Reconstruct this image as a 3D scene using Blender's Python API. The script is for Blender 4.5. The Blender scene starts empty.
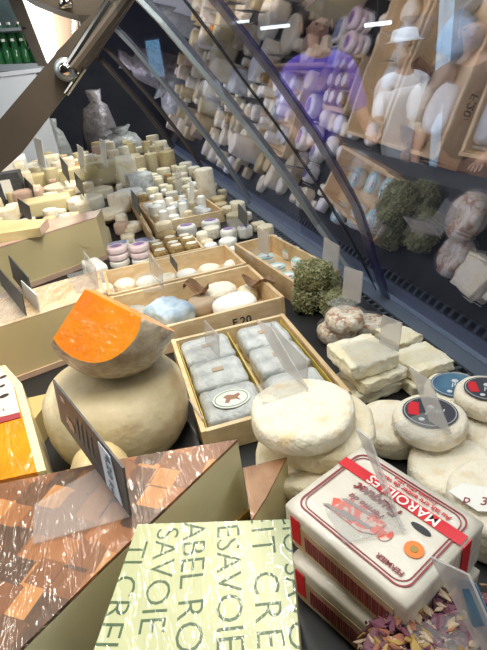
import bpy, bmesh, math, random
from mathutils import Vector, Matrix, noise
random.seed(7)
C = bpy.context.scene.collection
sc = bpy.context.scene
# ---------------------------------------------------------------- camera
F = 480.0; CX, CY = 243.5, 325.0
def cam_axes(v1, roll):
    a = (v1[0]-CX, v1[1]-CY); d = (1, -roll)
    t = (-F*F - (a[0]**2+a[1]**2)) / (a[0]*d[0]+a[1]*d[1])
    b = (a[0]+t*d[0], a[1]+t*d[1])
    Y = Vector((a[0], -a[1], -F)).normalized(); X = Vector((b[0], -b[1], -F)).normalized()
    if X.x < 0: X = -X
    return X, Y, X.cross(Y)
AX, AY, AZ = cam_axes((90, 90), 0.13)
EYE = Vector((0, 0, 0.5))
cam_d = bpy.data.cameras.new('camera'); cam = bpy.data.objects.new('camera', cam_d); C.objects.link(cam)
R = Matrix((AX, AY, AZ))                       # world <- camera
cam.matrix_world = Matrix.Translation(EYE) @ R.to_4x4()
cam_d.sensor_fit = 'VERTICAL'; cam_d.sensor_height = 24; cam_d.lens = 24*F/650.0; cam_d.clip_start = .01
sc.camera = cam
# ---------------------------------------------------------------- world, light, exposure
w = bpy.data.worlds.new('world'); sc.world = w; w.use_nodes = True
w.node_tree.nodes['Background'].inputs[0].default_value = (.5, .6, .75, 1)
w.node_tree.nodes['Background'].inputs[1].default_value = .25
def area(name, loc, target, sx, sy, power, col):
    d = bpy.data.lights.new(name, 'AREA'); d.shape = 'RECTANGLE'; d.size = sx; d.size_y = sy; d.energy = power; d.color = col
    o = bpy.data.objects.new(name, d); C.objects.link(o); o.location = loc
    o.rotation_euler = (Vector(target)-Vector(loc)).to_track_quat('-Z', 'Y').to_euler(); return o
area('counter_lamp', (.14, 1.95, 1.25), (.14, 1.95, 0), .035, 3.8, 54, (1.0, .93, .80))
area('daylight_opening', (-2.6, 1.0, 1.7), (.1, 1.2, 0), 2.2, 3.0, 15, (.95, .97, 1.0))
area('front_fill', (1.3, -2.2, 1.5), (.1, .6, 0), 1.2, .5, 20, (1.0, .96, .88))  # fill added behind the camera to lift the cut faces
area('people_fill', (1.9, 1.7, 2.7), (2.5, 4.0, .2), 1.2, 1.2, 80, (.92, .94, 1.0))  # unseen light set to brighten the people beyond the glass
area('people_fill_far', (1.7, 5.2, 2.7), (1.3, 6.2, 0), 1.0, 1.0, 90, (.92, .95, 1.0))  # second added light, lifts the far figure in the white shirt
area('glint_strip_left', (-.75, .7, 1.35), (0, .7, 0), .03, 2.0, 11, (1.0, .97, .9))  # unseen strip added for sharp glints on the wrapping film
area('glint_strip_right', (.95, .1, 1.5), (.2, .4, 0), .03, 1.2, 9, (1.0, .95, .86))  # another added strip, film glints from the right
sc.view_settings.view_transform = 'Standard'; sc.view_settings.look = 'None'
sc.view_settings.gamma = 1; sc.view_settings.exposure = 0.42; sc.view_settings.use_curve_mapping = False
sc.cycles.use_denoising = True
sc.cycles.transparent_max_bounces = 24; sc.cycles.max_bounces = 8; sc.cycles.sample_clamp_indirect = 6
# ---------------------------------------------------------------- geometry helpers
def ray(px, py): return R @ Vector((px-CX, -(py-CY), -F))
def P(px, py, z=0.0):
    r = ray(px, py); return EYE + r*((z-EYE.z)/r.z)
def PY(px, py, y):
    r = ray(px, py); return EYE + r*((y-EYE.y)/r.y)
def PXW(px, py, x):
    r = ray(px, py); return EYE + r*((x-EYE.x)/r.x)
def tag(o, label, cat, group=None, kind=None):
    if label: o['label'] = label
    if cat: o['category'] = cat
    if group: o['group'] = group
    if kind: o['kind'] = kind
    return o
def empty(name, loc, label, cat, group=None, rz=0):
    o = bpy.data.objects.new(name, None); C.objects.link(o); o.empty_display_size = .02
    o.location = loc; o.rotation_euler = (0, 0, rz)
    return tag(o, label, cat, group)
def link(name, vf, m, parent=None, smooth=False, loc=None, rz=0, local=False):
    vs, fs = vf[0], vf[1]
    me = bpy.data.meshes.new(name); me.from_pydata([tuple(v) for v in vs], [], fs)
    bm = bmesh.new(); bm.from_mesh(me); bmesh.ops.recalc_face_normals(bm, faces=bm.faces); bm.to_mesh(me); bm.free()
    ms = m if isinstance(m, (list, tuple)) else [m]
    for x in ms: me.materials.append(x)
    if len(vf) > 2:
        for p, i in zip(me.polygons, vf[2]): p.material_index = i
    if smooth:
        for p in me.polygons: p.use_smooth = True
    o = bpy.data.objects.new(name, me); C.objects.link(o)
    if parent:
        o.parent = parent
        if not local and parent.type == 'EMPTY':       # vertices were given in world space
            mw = Matrix.Translation(parent.location) @ parent.rotation_euler.to_matrix().to_4x4()
            me.transform(mw.inverted())
        elif not local and parent.parent and parent.parent.type == 'EMPTY':
            q = parent.parent
            mw = Matrix.Translation(q.location) @ q.rotation_euler.to_matrix().to_4x4()
            me.transform(mw.inverted())
    if loc is not None: o.location = loc
    if rz: o.rotation_euler = (0, 0, rz)
    return o
def join(*parts):
    V, Fc, I = [], [], []
    for k, p in enumerate(parts):
        b = len(V); V += list(p[0]); Fc += [tuple(b+i for i in f) for f in p[1]]
        I += (p[2] if len(p) > 2 else [0]*len(p[1]))
    return V, Fc, I
def setmi(p, i): return p[0], p[1], [i]*len(p[1])
def move(p, d, rz=0):
    c, s = math.cos(rz), math.sin(rz); d = Vector(d)
    return ([Vector((v[0]*c-v[1]*s, v[0]*s+v[1]*c, v[2]))+d for v in p[0]],)+tuple(p[1:])
def box(x0, x1, y0, y1, z0, z1):
    v = [(x, y, z) for z in (z0, z1) for y in (y0, y1) for x in (x0, x1)]
    return [Vector(a) for a in v], [(0,1,3,2),(4,5,7,6),(0,1,5,4),(2,3,7,6),(0,2,6,4),(1,3,7,5)]
def rbox(w, d, h, b=.008, n=6, amp=0.0, seed=0, fr=25):
    """rounded box, base at z=0, centred in x,y, surface gently uneven"""
    bm = bmesh.new(); bmesh.ops.create_cube(bm, size=2)
    bmesh.ops.subdivide_edges(bm, edges=bm.edges[:], cuts=n, use_grid_fill=True)
    H = Vector((w/2, d/2, h/2)); I = Vector((max(w/2-b, .0005), max(d/2-b, .0005), max(h/2-b, .0005)))
    for v in bm.verts:
        p = Vector([math.copysign(abs(c)**.8, c) for c in v.co]); p = Vector((p.x*H.x, p.y*H.y, p.z*H.z))
        q = Vector([max(-I[k], min(I[k], p[k])) for k in range(3)]); e = p-q
        p2 = q + e.normalized()*min(b, e.length if e.length < b else b) if e.length > 1e-9 else p
        if amp:
            k = noise.noise_vector((p2+Vector((seed*3.1, seed*1.7, seed)))*fr)*amp+noise.noise_vector((p2+Vector((seed, seed, seed*1.7)))*fr*3)*amp*.45
            if p2.z < -h/2+b: k.z = abs(k.z)*.3
            p2 += k
        v.co = p2+Vector((0, 0, h/2))
    bm.verts.ensure_lookup_table()
    out = ([v.co.copy() for v in bm.verts], [tuple(v.index for v in f.verts) for f in bm.faces]); bm.free(); return out
def lathe(prof, seg=36, amp=0.0, seed=0, fr=25, sx=1, sy=1):
    V, Fc = [], []
    for r, z in prof:
        for k in range(seg):
            a = 2*math.pi*k/seg; p = Vector((r*math.cos(a)*sx, r*math.sin(a)*sy, z))
            if amp:
                n = noise.noise_vector((p+Vector((seed*2.3, seed, seed*4.1)))*fr)*amp+noise.noise_vector((p+Vector((seed, seed*1.3, seed*2.1)))*fr*3.3)*amp*.4
                if z <= prof[0][1]+1e-4 : n.z = 0
                p += n
            p.z = max(p.z, prof[0][1]); V.append(p)
    m = len(prof)
    for j in range(m-1):
        for k in range(seg):
            Fc.append((j*seg+k, j*seg+(k+1) % seg, (j+1)*seg+(k+1) % seg, (j+1)*seg+k))
    Fc.append(tuple(range(seg))); Fc.append(tuple((m-1)*seg+k for k in range(seg)))
    return V, Fc
def wheel(r, h, b=None, seg=36, amp=.0, seed=0, fr=25, dome=0, sx=1, sy=1):
    b = b or min(h*.3, .01); prof = [(r*.4, 0), (r-b, 0)]
    for k in range(1, 5): a = -math.pi/2+math.pi/2*k/4; prof.append((r-b+b*math.cos(a), b+b*math.sin(a)))
    prof.append((r*1.008, h/2))
    for k in range(0, 5): a = math.pi/2*k/4; prof.append((r-b+b*math.cos(a), h-b+b*math.sin(a)))
    for k in (.8, .6, .4, .2, .05): prof.append(((r-b)*k, h+dome*(1-k*k)))
    return lathe(prof, seg, amp, seed, fr, sx, sy)
def prism(pts, z0, z1=None):
    """pts: world points of the top outline; goes straight down to z0"""
    n = len(pts); T = [Vector(p) for p in pts]
    B = [Vector((p.x, p.y, z0)) for p in T]
    return T+B, [tuple(range(n)), tuple(range(n, 2*n))]+[(i, (i+1) % n, n+(i+1) % n, n+i) for i in range(n)], [0, 1]+[1]*n
def slab(pts, nrm, t):
    """a flat outline given thickness t along nrm"""
    n = len(pts); d = Vector(nrm).normalized()*t
    return [Vector(p) for p in pts]+[Vector(p)+d for p in pts], [tuple(range(n)), tuple(range(n, 2*n))]+[(i, (i+1) % n, n+(i+1) % n, n+i) for i in range(n)]
def tube(pts, r, seg=10, flat=1.0):
    V, Fc = [], []; pts = [Vector(p) for p in pts]
    for i, p in enumerate(pts):
        t = (pts[min(i+1, len(pts)-1)]-pts[max(i-1, 0)]).normalized()
        u = t.cross(Vector((0, 1, 0)) if abs(t.y) < .9 else Vector((0, 0, 1))).normalized(); v = t.cross(u)
        rr = r[i] if isinstance(r, (list, tuple)) else r
        for k in range(seg):
            a = 2*math.pi*k/seg; V.append(p+u*rr*flat*math.cos(a)+v*rr*math.sin(a))
    for j in range(len(pts)-1):
        for k in range(seg): Fc.append((j*seg+k, j*seg+(k+1) % seg, (j+1)*seg+(k+1) % seg, (j+1)*seg+k))
    Fc.append(tuple(range(seg))); Fc.append(tuple((len(pts)-1)*seg+k for k in range(seg)))
    return V, Fc
def ribbon(outline_fn, inner_fn, n=60):
    pass
def text(s, size, origin, right, up, lift=.0006, bold=0.0, align='LEFT', shear=0, space=1.0):
    """lettering as a mesh lying on the plane spanned by right and up"""
    c = bpy.data.curves.new('txt', 'FONT'); c.body = s; c.size = size; c.align_x = align; c.offset = bold; c.shear = shear; c.space_character = space
    c.resolution_u = 3
    o = bpy.data.objects.new('txt', c); C.objects.link(o)
    dg = bpy.context.evaluated_depsgraph_get(); me = bpy.data.meshes.new_from_object(o.evaluated_get(dg))
    right = Vector(right).normalized(); up = Vector(up).normalized(); n = right.cross(up).normalized()
    V = [Vector(origin)+right*v.co.x+up*v.co.y+n*lift for v in me.vertices]
    Fc = [tuple(p.vertices) for p in me.polygons]
    bpy.data.objects.remove(o); bpy.data.curves.remove(c); bpy.data.meshes.remove(me)
    return V, Fc
def flat_ellipse(c, u, v, seg=28, n=None, lift=0):
    c, u, v = Vector(c), Vector(u), Vector(v); nn = u.cross(v).normalized()*lift
    return [c+nn+u*math.cos(2*math.pi*k/seg)+v*math.sin(2*math.pi*k/seg) for k in range(seg)], [tuple(range(seg))]
def flat_ring(outer, inner):
    n = len(outer); return list(outer)+list(inner), [(i, (i+1) % n, n+(i+1) % n, n+i) for i in range(n)]
def thicken(p, t):
    """give a flat decal a real thickness, upwards from where it lies"""
    V, Fc = p[0], p[1]; 
    nn = (V[Fc[0][1]]-V[Fc[0][0]]).cross(V[Fc[0][2]]-V[Fc[0][0]]).normalized()
    if nn.z < 0: nn = -nn
    n = len(V); out = list(V)+[v+nn*t for v in V]; ff = [tuple(f) for f in Fc]+[tuple(i+n for i in f) for f in Fc]
    cnt = {}
    for f in Fc:
        for a, b in zip(f, f[1:]+f[:1] if isinstance(f, list) else tuple(f[1:])+(f[0],)):
            k = (min(a, b), max(a, b)); cnt[k] = cnt.get(k, 0)+1
    ff += [(a, b, b+n, a+n) for (a, b), c in cnt.items() if c == 1]
    return out, ff
# ---------------------------------------------------------------- materials
def mat(name, col, rough=.5, col2=None, scale=20, detail=4, bump=0, bscale=None, coat=0, cbump=0, cscale=30, metal=0, alpha=None,
        emit=None, tex='NOISE', lo=.35, hi=.65, spec=.5, stretch=None, col3=None, s3=60, lo3=.55, hi3=.62, sss=0, crough=.12, bdist=.004):
    m = bpy.data.materials.new(name); m.use_nodes = True; nt = m.node_tree; N = nt.nodes; L = nt.links
    b = N['Principled BSDF']; b.inputs['Base Color'].default_value = (*col, 1); b.inputs['Roughness'].default_value = rough
    b.inputs['Metallic'].default_value = metal; b.inputs['Specular IOR Level'].default_value = spec
    b.inputs['Coat Weight'].default_value = coat; b.inputs['Coat Roughness'].default_value = crough
    if sss: b.inputs['Subsurface Weight'].default_value = sss; b.inputs['Subsurface Radius'].default_value = (.02, .015, .008); b.inputs['Subsurface Scale'].default_value = .5
    tc = N.new('ShaderNodeTexCoord'); src = tc.outputs['Object']
    if stretch:
        mp = N.new('ShaderNodeMapping'); mp.inputs['Scale'].default_value = stretch; L.new(src, mp.inputs[0]); src = mp.outputs[0]
    def tx(sc_, kind='NOISE', det=4):
        if kind == 'VORONOI':
            n = N.new('ShaderNodeTexVoronoi'); n.inputs['Scale'].default_value = sc_
        else:
            n = N.new('ShaderNodeTexNoise'); n.inputs['Scale'].default_value = sc_; n.inputs['Detail'].default_value = det
        L.new(src, n.inputs['Vector']); return n
    cur = None
    if col2:
        n = tx(scale, tex, detail); r = N.new('ShaderNodeMapRange'); r.inputs[1].default_value = lo; r.inputs[2].default_value = hi
        if tex == 'VORONOI':
            sp = N.new('ShaderNodeSeparateColor'); L.new(n.outputs['Color'], sp.inputs[0]); L.new(sp.outputs[0], r.inputs[0])
        else: L.new(n.outputs[0], r.inputs[0])
        mx = N.new('ShaderNodeMix'); mx.data_type = 'RGBA'; L.new(r.outputs[0], mx.inputs[0])
        mx.inputs[6].default_value = (*col, 1); mx.inputs[7].default_value = (*col2, 1); cur = mx.outputs[2]
    if col3:
        n = tx(s3, 'NOISE', 3); r = N.new('ShaderNodeMapRange'); r.inputs[1].default_value = lo3; r.inputs[2].default_value = hi3; L.new(n.outputs[0], r.inputs[0])
        mx = N.new('ShaderNodeMix'); mx.data_type = 'RGBA'; L.new(r.outputs[0], mx.inputs[0])
        if cur: L.new(cur, mx.inputs[6])
        else: mx.inputs[6].default_value = (*col, 1)
        mx.inputs[7].default_value = (*col3, 1); cur = mx.outputs[2]
    if cur: L.new(cur, b.inputs['Base Color'])
    if bump:
        n = tx(bscale or scale, 'NOISE', 6); bp = N.new('ShaderNodeBump'); bp.inputs['Strength'].default_value = bump; bp.inputs['Distance'].default_value = bdist
        L.new(n.outputs[0], bp.inputs['Height']); L.new(bp.outputs[0], b.inputs['Normal'])
    if cbump:
        n = N.new('ShaderNodeTexNoise'); n.inputs['Scale'].default_value = cscale; n.inputs['Detail'].default_value = 3; n.inputs['Distortion'].default_value = 1.5
        mp = N.new('ShaderNodeMapping'); mp.inputs['Scale'].default_value = (1, .28, 1); mp.inputs['Rotation'].default_value = (0, 0, .5)
        L.new(tc.outputs['Object'], mp.inputs[0]); L.new(mp.outputs[0], n.inputs['Vector'])
        bp = N.new('ShaderNodeBump'); bp.inputs['Strength'].default_value = cbump; bp.inputs['Distance'].default_value = .025
        L.new(n.outputs[0], bp.inputs['Height']); L.new(bp.outputs[0], b.inputs['Coat Normal'])
    if alpha is not None:
        t = N.new('ShaderNodeBsdfTransparent'); mx = N.new('ShaderNodeMixShader'); mx.inputs[0].default_value = alpha
        L.new(t.outputs[0], mx.inputs[1]); L.new(b.outputs[0], mx.inputs[2]); L.new(mx.outputs[0], N['Material Output'].inputs[0])
    if emit:
        b.inputs['Emission Color'].default_value = (*emit[:3], 1); b.inputs['Emission Strength'].default_value = emit[3]
    return m
M = {}
M['deck'] = mat('deck_black', (.010, .010, .011), .5)
M['ledge'] = mat('ledge_bluegrey', (.085, .11, .15), .4, (.11, .135, .17), 8)
M['cab'] = mat('cabinet_dark', (.03, .035, .045), .4)
M['seal'] = mat('black_seal', (.01, .01, .01), .4)
M['arch'] = mat('grey_steel', (.32, .36, .38), .35, metal=.6)
M['bronze'] = mat('bronze_metal', (.085, .07, .055), .3, (.11, .09, .07), 6, metal=.35)
M['chrome'] = mat('chrome', (.7, .68, .62), .15, metal=1)
M['purple_band'] = mat('painted_reflection', (.03, .028, .11), .25, alpha=.6)  # colour imitates the arch mirrored in the glass
M['wood'] = mat('poplar_wood', (.72, .53, .30), .55, (.60, .41, .21), 6, bump=.15, bscale=30, stretch=(1, 6, 14))
M['wood2'] = mat('poplar_wood_pale', (.78, .62, .40), .55, (.68, .50, .28), 6, bump=.15, bscale=30, stretch=(6, 1, 14))
M['cream'] = mat('cream_rind', (.76, .64, .42), .6, (.86, .78, .60), 26, bump=1, bscale=110, bdist=.004, sss=.1)
M['cream_y'] = mat('yellow_cream_rind', (.82, .73, .48), .55, (.88, .83, .68), 22, bump=1, bscale=90, bdist=.005, sss=.1)
M['white'] = mat('white_rind', (.86, .84, .78), .6, (.78, .72, .58), 26, bump=.45, bscale=80, bdist=.002, lo=.5, hi=.75)
M['bloomy'] = mat('bloomy_rind', (.86, .79, .64), .65, (.76, .60, .36), 34, bump=1, bscale=130, bdist=.004, lo=.52, hi=.75, sss=.1)
M['beigecut'] = mat('beige_cut_cheese', (.60, .52, .30), .45, (.64, .56, .35), 9, coat=.25, bump=.08, bscale=14, sss=.1)
M['comte'] = mat('comte_cut_face', (.60, .51, .27), .5, (.66, .56, .31), 6, coat=.2, bump=.06, bscale=10)
M['palecut'] = mat('pale_cut_cheese', (.60, .58, .38), .4, (.66, .63, .43), 7, coat=.5, cbump=.25, cscale=14)
M['crust'] = mat('brown_crust', (.36, .22, .12), .6, (.46, .30, .18), 20, bump=.5)
M['crust_pink'] = mat('pinkish_crust', (.50, .33, .25), .55, (.62, .46, .33), 14, bump=.4, coat=.3)
M['wheelrind'] = mat('smooth_tan_rind', (.46, .38, .22), .6, (.62, .54, .37), 12, bump=.7, bscale=80, bdist=.003, coat=.2, cbump=.6, col3=(.36, .22, .09), s3=9, lo3=.54, hi3=.72)
M['tommerind'] = mat('yellow_tomme_rind', (.66, .54, .30), .5, (.52, .38, .17), 18, bump=.5, coat=.4, cbump=.4)
M['orange'] = mat('orange_cut_face', (.92, .31, .008), .38, (.90, .22, .004), 20, coat=.6, cbump=1, cscale=40, bump=.4, bscale=50, sss=.15)
M['orange_y'] = mat('golden_orange_cheese', (.80, .30, .012), .35, (.70, .20, .006), 12, coat=1, cbump=.7, cscale=24)
M['greyrind'] = mat('greyish_mite_rind', (.30, .22, .14), .6, (.56, .48, .36), 30, bump=1, bscale=50, coat=.7, cbump=1, cscale=40, crough=.08)
M['paperwhite'] = mat('white_waxed_paper', (.72, .68, .60), .5, (.62, .57, .48), 14, bump=.35, bscale=22, coat=.4, cbump=.7, cscale=26, crough=.06)
M['greywrap'] = mat('grey_white_wrap', (.66, .67, .65), .4, (.44, .46, .45), 34, bump=1, bscale=60, bdist=.008, coat=.4, cbump=1, cscale=40)
M['label_white'] = mat('white_label', (.88, .86, .80), .45)
M['red'] = mat('red_print', (.62, .012, .02), .5, coat=.1)
M['maroon'] = mat('maroon_print', (.28, .04, .05), .45)
M['orangeseal'] = mat('orange_seal', (.85, .22, .04), .45)
M['blackprint'] = mat('black_print', (.03, .03, .035), .45)
M['navy'] = mat('navy_label', (.045, .10, .19), .4, (.10, .24, .34), 25, coat=.3)
M['charcoal'] = mat('charcoal_label', (.05, .05, .065), .4, coat=.3)
M['teal'] = mat('turquoise_wrapper', (.30, .58, .58), .45, (.55, .72, .70), 30)
M['purple'] = mat('purple_label', (.26, .14, .36), .45, (.38, .26, .48), 60)
M['bluepaper'] = mat('blue_label', (.18, .22, .42), .45, (.5, .5, .62), 60)
M['pink'] = mat('pink_wrapper', (.74, .56, .58), .5, (.84, .72, .72), 30)
M['bluecloth'] = mat('light_blue_cloth', (.30, .42, .54), .7, (.52, .62, .70), 40, bump=1, bscale=50)
M['herb'] = mat('herb_coating', (.11, .11, .035), .8, (.30, .29, .13), 140, bump=1, bscale=150, bdist=.006, lo=.42, hi=.6, col3=(.08, .09, .03), s3=90)
M['seed'] = mat('seed_coating', (.72, .60, .42), .55, (.42, .20, .10), 70, bump=1, bscale=90, bdist=.006, lo=.48, hi=.56, col3=(.85, .80, .68), s3=60, lo3=.5, hi3=.6, coat=.4)
M['honey'] = mat('brown_crumb_coating', (.30, .18, .06), .6, (.48, .34, .14), 90, bump=1, bscale=100)
M['leaf'] = mat('brown_leaf', (.16, .08, .035), .55, (.28, .15, .07), 24, bump=.5)
M['petalbase'] = mat('petal_coating', (.14, .06, .07), .7, (.34, .24, .10), 60, bump=1, bscale=80, bdist=.006, coat=.6, cbump=.6, col3=(.40, .16, .26), s3=50)
M['petal_p'] = mat('purple_petal', (.09, .018, .045), .6, (.17, .05, .08), 60)
M['petal_y'] = mat('yellow_petal', (.40, .26, .06), .6, (.28, .16, .05), 60)
M['petal_o'] = mat('rust_petal', (.34, .13, .07), .6)
M['petal_w'] = mat('straw_petal', (.48, .36, .25), .6)
M['clear'] = mat('clear_acrylic', (.50, .50, .50), .12, alpha=.17, spec=.8)
M['clear2'] = mat('frosted_acrylic', (.60, .58, .56), .2, alpha=.46, spec=.8)
M['slate'] = mat('slate_card', (.045, .048, .05), .5, (.08, .082, .085), 60)
M['film'] = mat('cling_film', (.8, .8, .8), .08, alpha=.08, spec=1, bump=.8, bscale=30, bdist=.006)
M['steel'] = mat('brushed_steel', (.72, .78, .86), .3, metal=.25)
M['greenglass'] = mat('green_bottle_glass', (.03, .15, .05), .15)
M['lit'] = mat('lit_panel', (1, .93, .86), .5, emit=(1, .88, .78, 2.6))
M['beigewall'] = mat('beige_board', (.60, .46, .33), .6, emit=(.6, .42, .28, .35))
M['floor'] = mat('floor_concrete', (.09, .09, .095), .7, (.13, .13, .13), 3)
M['wall'] = mat('dim_wall', (.035, .038, .05), .8, (.06, .06, .07), 2)
M['skin'] = mat('skin', (.40, .22, .15), .55)
M['hair'] = mat('dark_hair', (.03, .02, .015), .5)
M['hatm'] = mat('pale_blue_hat', (.74, .86, .92), .8)
M['shirt_w'] = mat('white_shirt', (.80, .84, .86), .8)
M['shirt_p'] = mat('purple_jacket', (.13, .07, .55), .8)
M['shirt_b'] = mat('brown_top', (.10, .065, .05), .8)
M['shirt_r'] = mat('dark_red_garment', (.12, .015, .02), .8)
M['shirt_k'] = mat('black_jacket', (.015, .015, .02), .7)
M['jeans'] = mat('blue_jeans', (.16, .22, .30), .8)
M['bag'] = mat('grey_plastic_bag', (.22, .20, .19), .35, (.12, .11, .11), 12, bump=.8, bscale=14, bdist=.03)
M['bag2'] = mat('pale_plastic_bag', (.34, .35, .32), .35, (.20, .21, .20), 12, bump=.8, bscale=14, bdist=.03)
# brown printed rind of the big wedge: chequered patches of several browns
def rind_mat():
    m = mat('patched_brown_rind', (.3, .15, .08), .5, coat=1, cbump=.8, cscale=30, crough=.05)
    nt = m.node_tree; N = nt.nodes; L = nt.links; b = N['Principled BSDF']
    tc = N.new('ShaderNodeTexCoord'); mp = N.new('ShaderNodeMapping'); mp.inputs['Rotation'].default_value = (0, 0, .6); L.new(tc.outputs['Object'], mp.inputs[0])
    v = N.new('ShaderNodeTexVoronoi'); v.distance = 'CHEBYCHEV'; v.inputs['Scale'].default_value = 38; v.inputs['Randomness'].default_value = .3; L.new(mp.outputs[0], v.inputs['Vector'])
    s = N.new('ShaderNodeSeparateColor'); L.new(v.outputs['Color'], s.inputs[0])
    cr = N.new('ShaderNodeValToRGB'); cr.color_ramp.interpolation = 'CONSTANT'
    e = cr.color_ramp.elements; e[0].color = (.035, .018, .015, 1); e[1].position = .25; e[1].color = (.15, .055, .022, 1)
    for p, c in ((.5, (.26, .10, .035, 1)), (.72, (.08, .035, .02, 1)), (.86, (.42, .19, .06, 1))):
        q = e.new(p); q.color = c
    L.new(s.outputs[0], cr.inputs[0])
    n = N.new('ShaderNodeTexNoise'); n.inputs['Scale'].default_value = 90; L.new(tc.outputs['Object'], n.inputs['Vector'])
    mx = N.new('ShaderNodeMix'); mx.data_type = 'RGBA'; mx.inputs[0].default_value = .22; L.new(cr.outputs[0], mx.inputs[6])
    c2 = N.new('ShaderNodeValToRGB'); c2.color_ramp.elements[0].color = (.06, .03, .02, 1); c2.color_ramp.elements[1].color = (.40, .22, .10, 1); L.new(n.outputs[0], c2.inputs[0])
    L.new(c2.outputs[0], mx.inputs[7]); L.new(mx.outputs[2], b.inputs['Base Color'])
    return m
M['rind'] = rind_mat()
M['greenpaper'] = mat('pale_green_paper', (.30, .325, .17), .45, (.39, .41, .24), 8, coat=1, cbump=.8, cscale=24, crough=.05)
M['greenprint'] = mat('green_print', (.02, .06, .015), .5, coat=1, cbump=.8, cscale=24, crough=.05)
def glass_mat():
    m = bpy.data.materials.new('counter_glass'); m.use_nodes = True; nt = m.node_tree; N = nt.nodes; L = nt.links
    N.remove(N['Principled BSDF'])
    t = N.new('ShaderNodeBsdfTransparent'); t.inputs[0].default_value = (.86, .90, .93, 1)
    g = N.new('ShaderNodeBsdfGlossy'); g.inputs['Roughness'].default_value = .012; g.inputs['Color'].default_value = (.76, .74, .88, 1)
    lw = N.new('ShaderNodeLayerWeight'); lw.inputs['Blend'].default_value = .5
    f = N.new('ShaderNodeMath'); f.operation = 'POWER'; f.inputs[1].default_value = 2.5; L.new(lw.outputs['Facing'], f.inputs[0])
    a = N.new('ShaderNodeMath'); a.operation = 'MULTIPLY_ADD'; a.inputs[1].default_value = .75; a.inputs[2].default_value = .17; a.use_clamp = True
    mx = N.new('ShaderNodeMixShader'); L.new(f.outputs[0], a.inputs[0]); L.new(a.outputs[0], mx.inputs[0])
    L.new(t.outputs[0], mx.inputs[1]); L.new(g.outputs[0], mx.inputs[2]); L.new(mx.outputs[0], N['Material Output'].inputs[0])
    return m
M['glass'] = glass_mat()
# ---------------------------------------------------------------- the hall
def struct(name, vf, m): 
    o = link(name, vf, m); o['kind'] = 'structure'; return o
FZ = -.92
struct('floor', box(-4.2, 7.2, -3.2, 11.2, FZ-.1, FZ), M['floor'])
struct('ceiling', box(-4.2, 7.2, -3.2, 11.2, 2.9, 3.0), M['wall'])
struct('wall_back', box(-4.2, 7.2, 11, 11.2, FZ, 2.9), M['wall'])
struct('wall_front', box(-4.2, 7.2, -3.2, -3, FZ, 2.9), M['wall'])
struct('wall_left', box(-4.2, -4, -3, 11, FZ, 2.9), M['wall'])
struct('wall_right', box(7, 7.2, -3, 11, FZ, 2.9), M['wall'])
# ---------------------------------------------------------------- display counter
GP = [(.548, 0), (.488, .127), (.414, .261), (.334, .39), (.265, .493), (.184, .613), (.10, .72)]
cnt = empty('display_counter', (.1, 2.0, FZ), 'long dark refrigerated cheese counter with curved glass front and bronze lifting arm', 'counter')
link('deck', box(-.95, .497, -.35, 4.5, -.05, -.0012), M['deck'], cnt)
link('cabinet_body', box(-.93, .55, -.33, 4.48, FZ, -.05), M['cab'], cnt)
link('glass_ledge', box(.515, .565, -.35, 4.5, -.05, 0), M['ledge'], cnt)
vs = []
link('grille_bed', box(.497, .515, -.35, 4.5, -.05, -.012), M['seal'], cnt)
for k in range(200):
    y = -.3+k*.024; vs.append(box(.498, .514, y, y+.008, -.012, -.001))
for x in (.4975, .5125): vs.append(box(x, x+.002, -.35, 4.5, -.012, -.001))
link('air_grille', join(*vs)[:2], mat('grille_grey', (.06, .07, .08), .4), cnt)
link('added_backing', box(.80, .92, -.35, 1.95, FZ, .185), mat('backing_dark', (.012, .014, .02), .5), cnt)  # added dark panel: hides legs and floor, dark ground behind the reflections
def gpanel(y0, y1, t=.004):
    V, Fc = [], []; n = len(GP)
    # refine the profile with a smooth interpolation
    pr = []
    for i in range(n-1):
        p0 = GP[max(i-1, 0)]; p1 = GP[i]; p2 = GP[i+1]; p3 = GP[min(i+2, n-1)]
        for s in range(4):
            u = s/4; q = []
            for a in range(2): q.append(.5*((2*p1[a])+(-p0[a]+p2[a])*u+(2*p0[a]-5*p1[a]+4*p2[a]-p3[a])*u*u+(-p0[a]+3*p1[a]-3*p2[a]+p3[a])*u**3))
            pr.append(q)
    pr.append(GP[-1]); m = len(pr)
    for off in (0, t):
        for y in (y0, y1):
            for x, z in pr: V.append(Vector((x+off*.87, y, z+off*.5)))
    for i in range(m-1):
        Fc += [(i, i+1, m+i+1, m+i), (2*m+i, 2*m+i+1, 3*m+i+1, 3*m+i), (i, i+1, 2*m+i+1, 2*m+i), (m+i, m+i+1, 3*m+i+1, 3*m+i)]
    Fc += [(0, m, 3*m, 2*m), (m-1, 2*m-1, 4*m-1, 3*m-1)]
    return V, Fc
for y0, y1 in ((-.3, .939), (.947, 1.98), (1.99, 3.0), (3.01, 4.2)):
    link('glass_panel', gpanel(y0, y1), M['glass'], cnt, smooth=False)
def arc(y, off=0, tw=0): return [Vector((x-off*.87, y+tw*i, z-off*.5)) for i, (x, z) in enumerate(GP)]
def strip(y, wdt, t, off=0, skew=None):
    V, Fc = [], []; m = len(GP)
    for i, (x, z) in enumerate(GP):
        yy = y if skew is None else skew[i]
        for dy in (-wdt/2, wdt/2):
            for o in (0, t): V.append(Vector((x-(off+o)*.87, yy+dy, z-(off+o)*.5)))
    for i in range(m-1):
        a, b = 4*i, 4*i+4
        Fc += [(a, a+1, b+1, b), (a+2, a+3, b+3, b+2), (a, a+2, b+2, b), (a+1, a+3, b+3, b+1)]
    Fc += [(0, 1, 3, 2), (4*m-4, 4*m-3, 4*m-1, 4*m-2)]
    return V, Fc
link('panel_seal', strip(.943, .004, .002), M['seal'], cnt)
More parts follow.
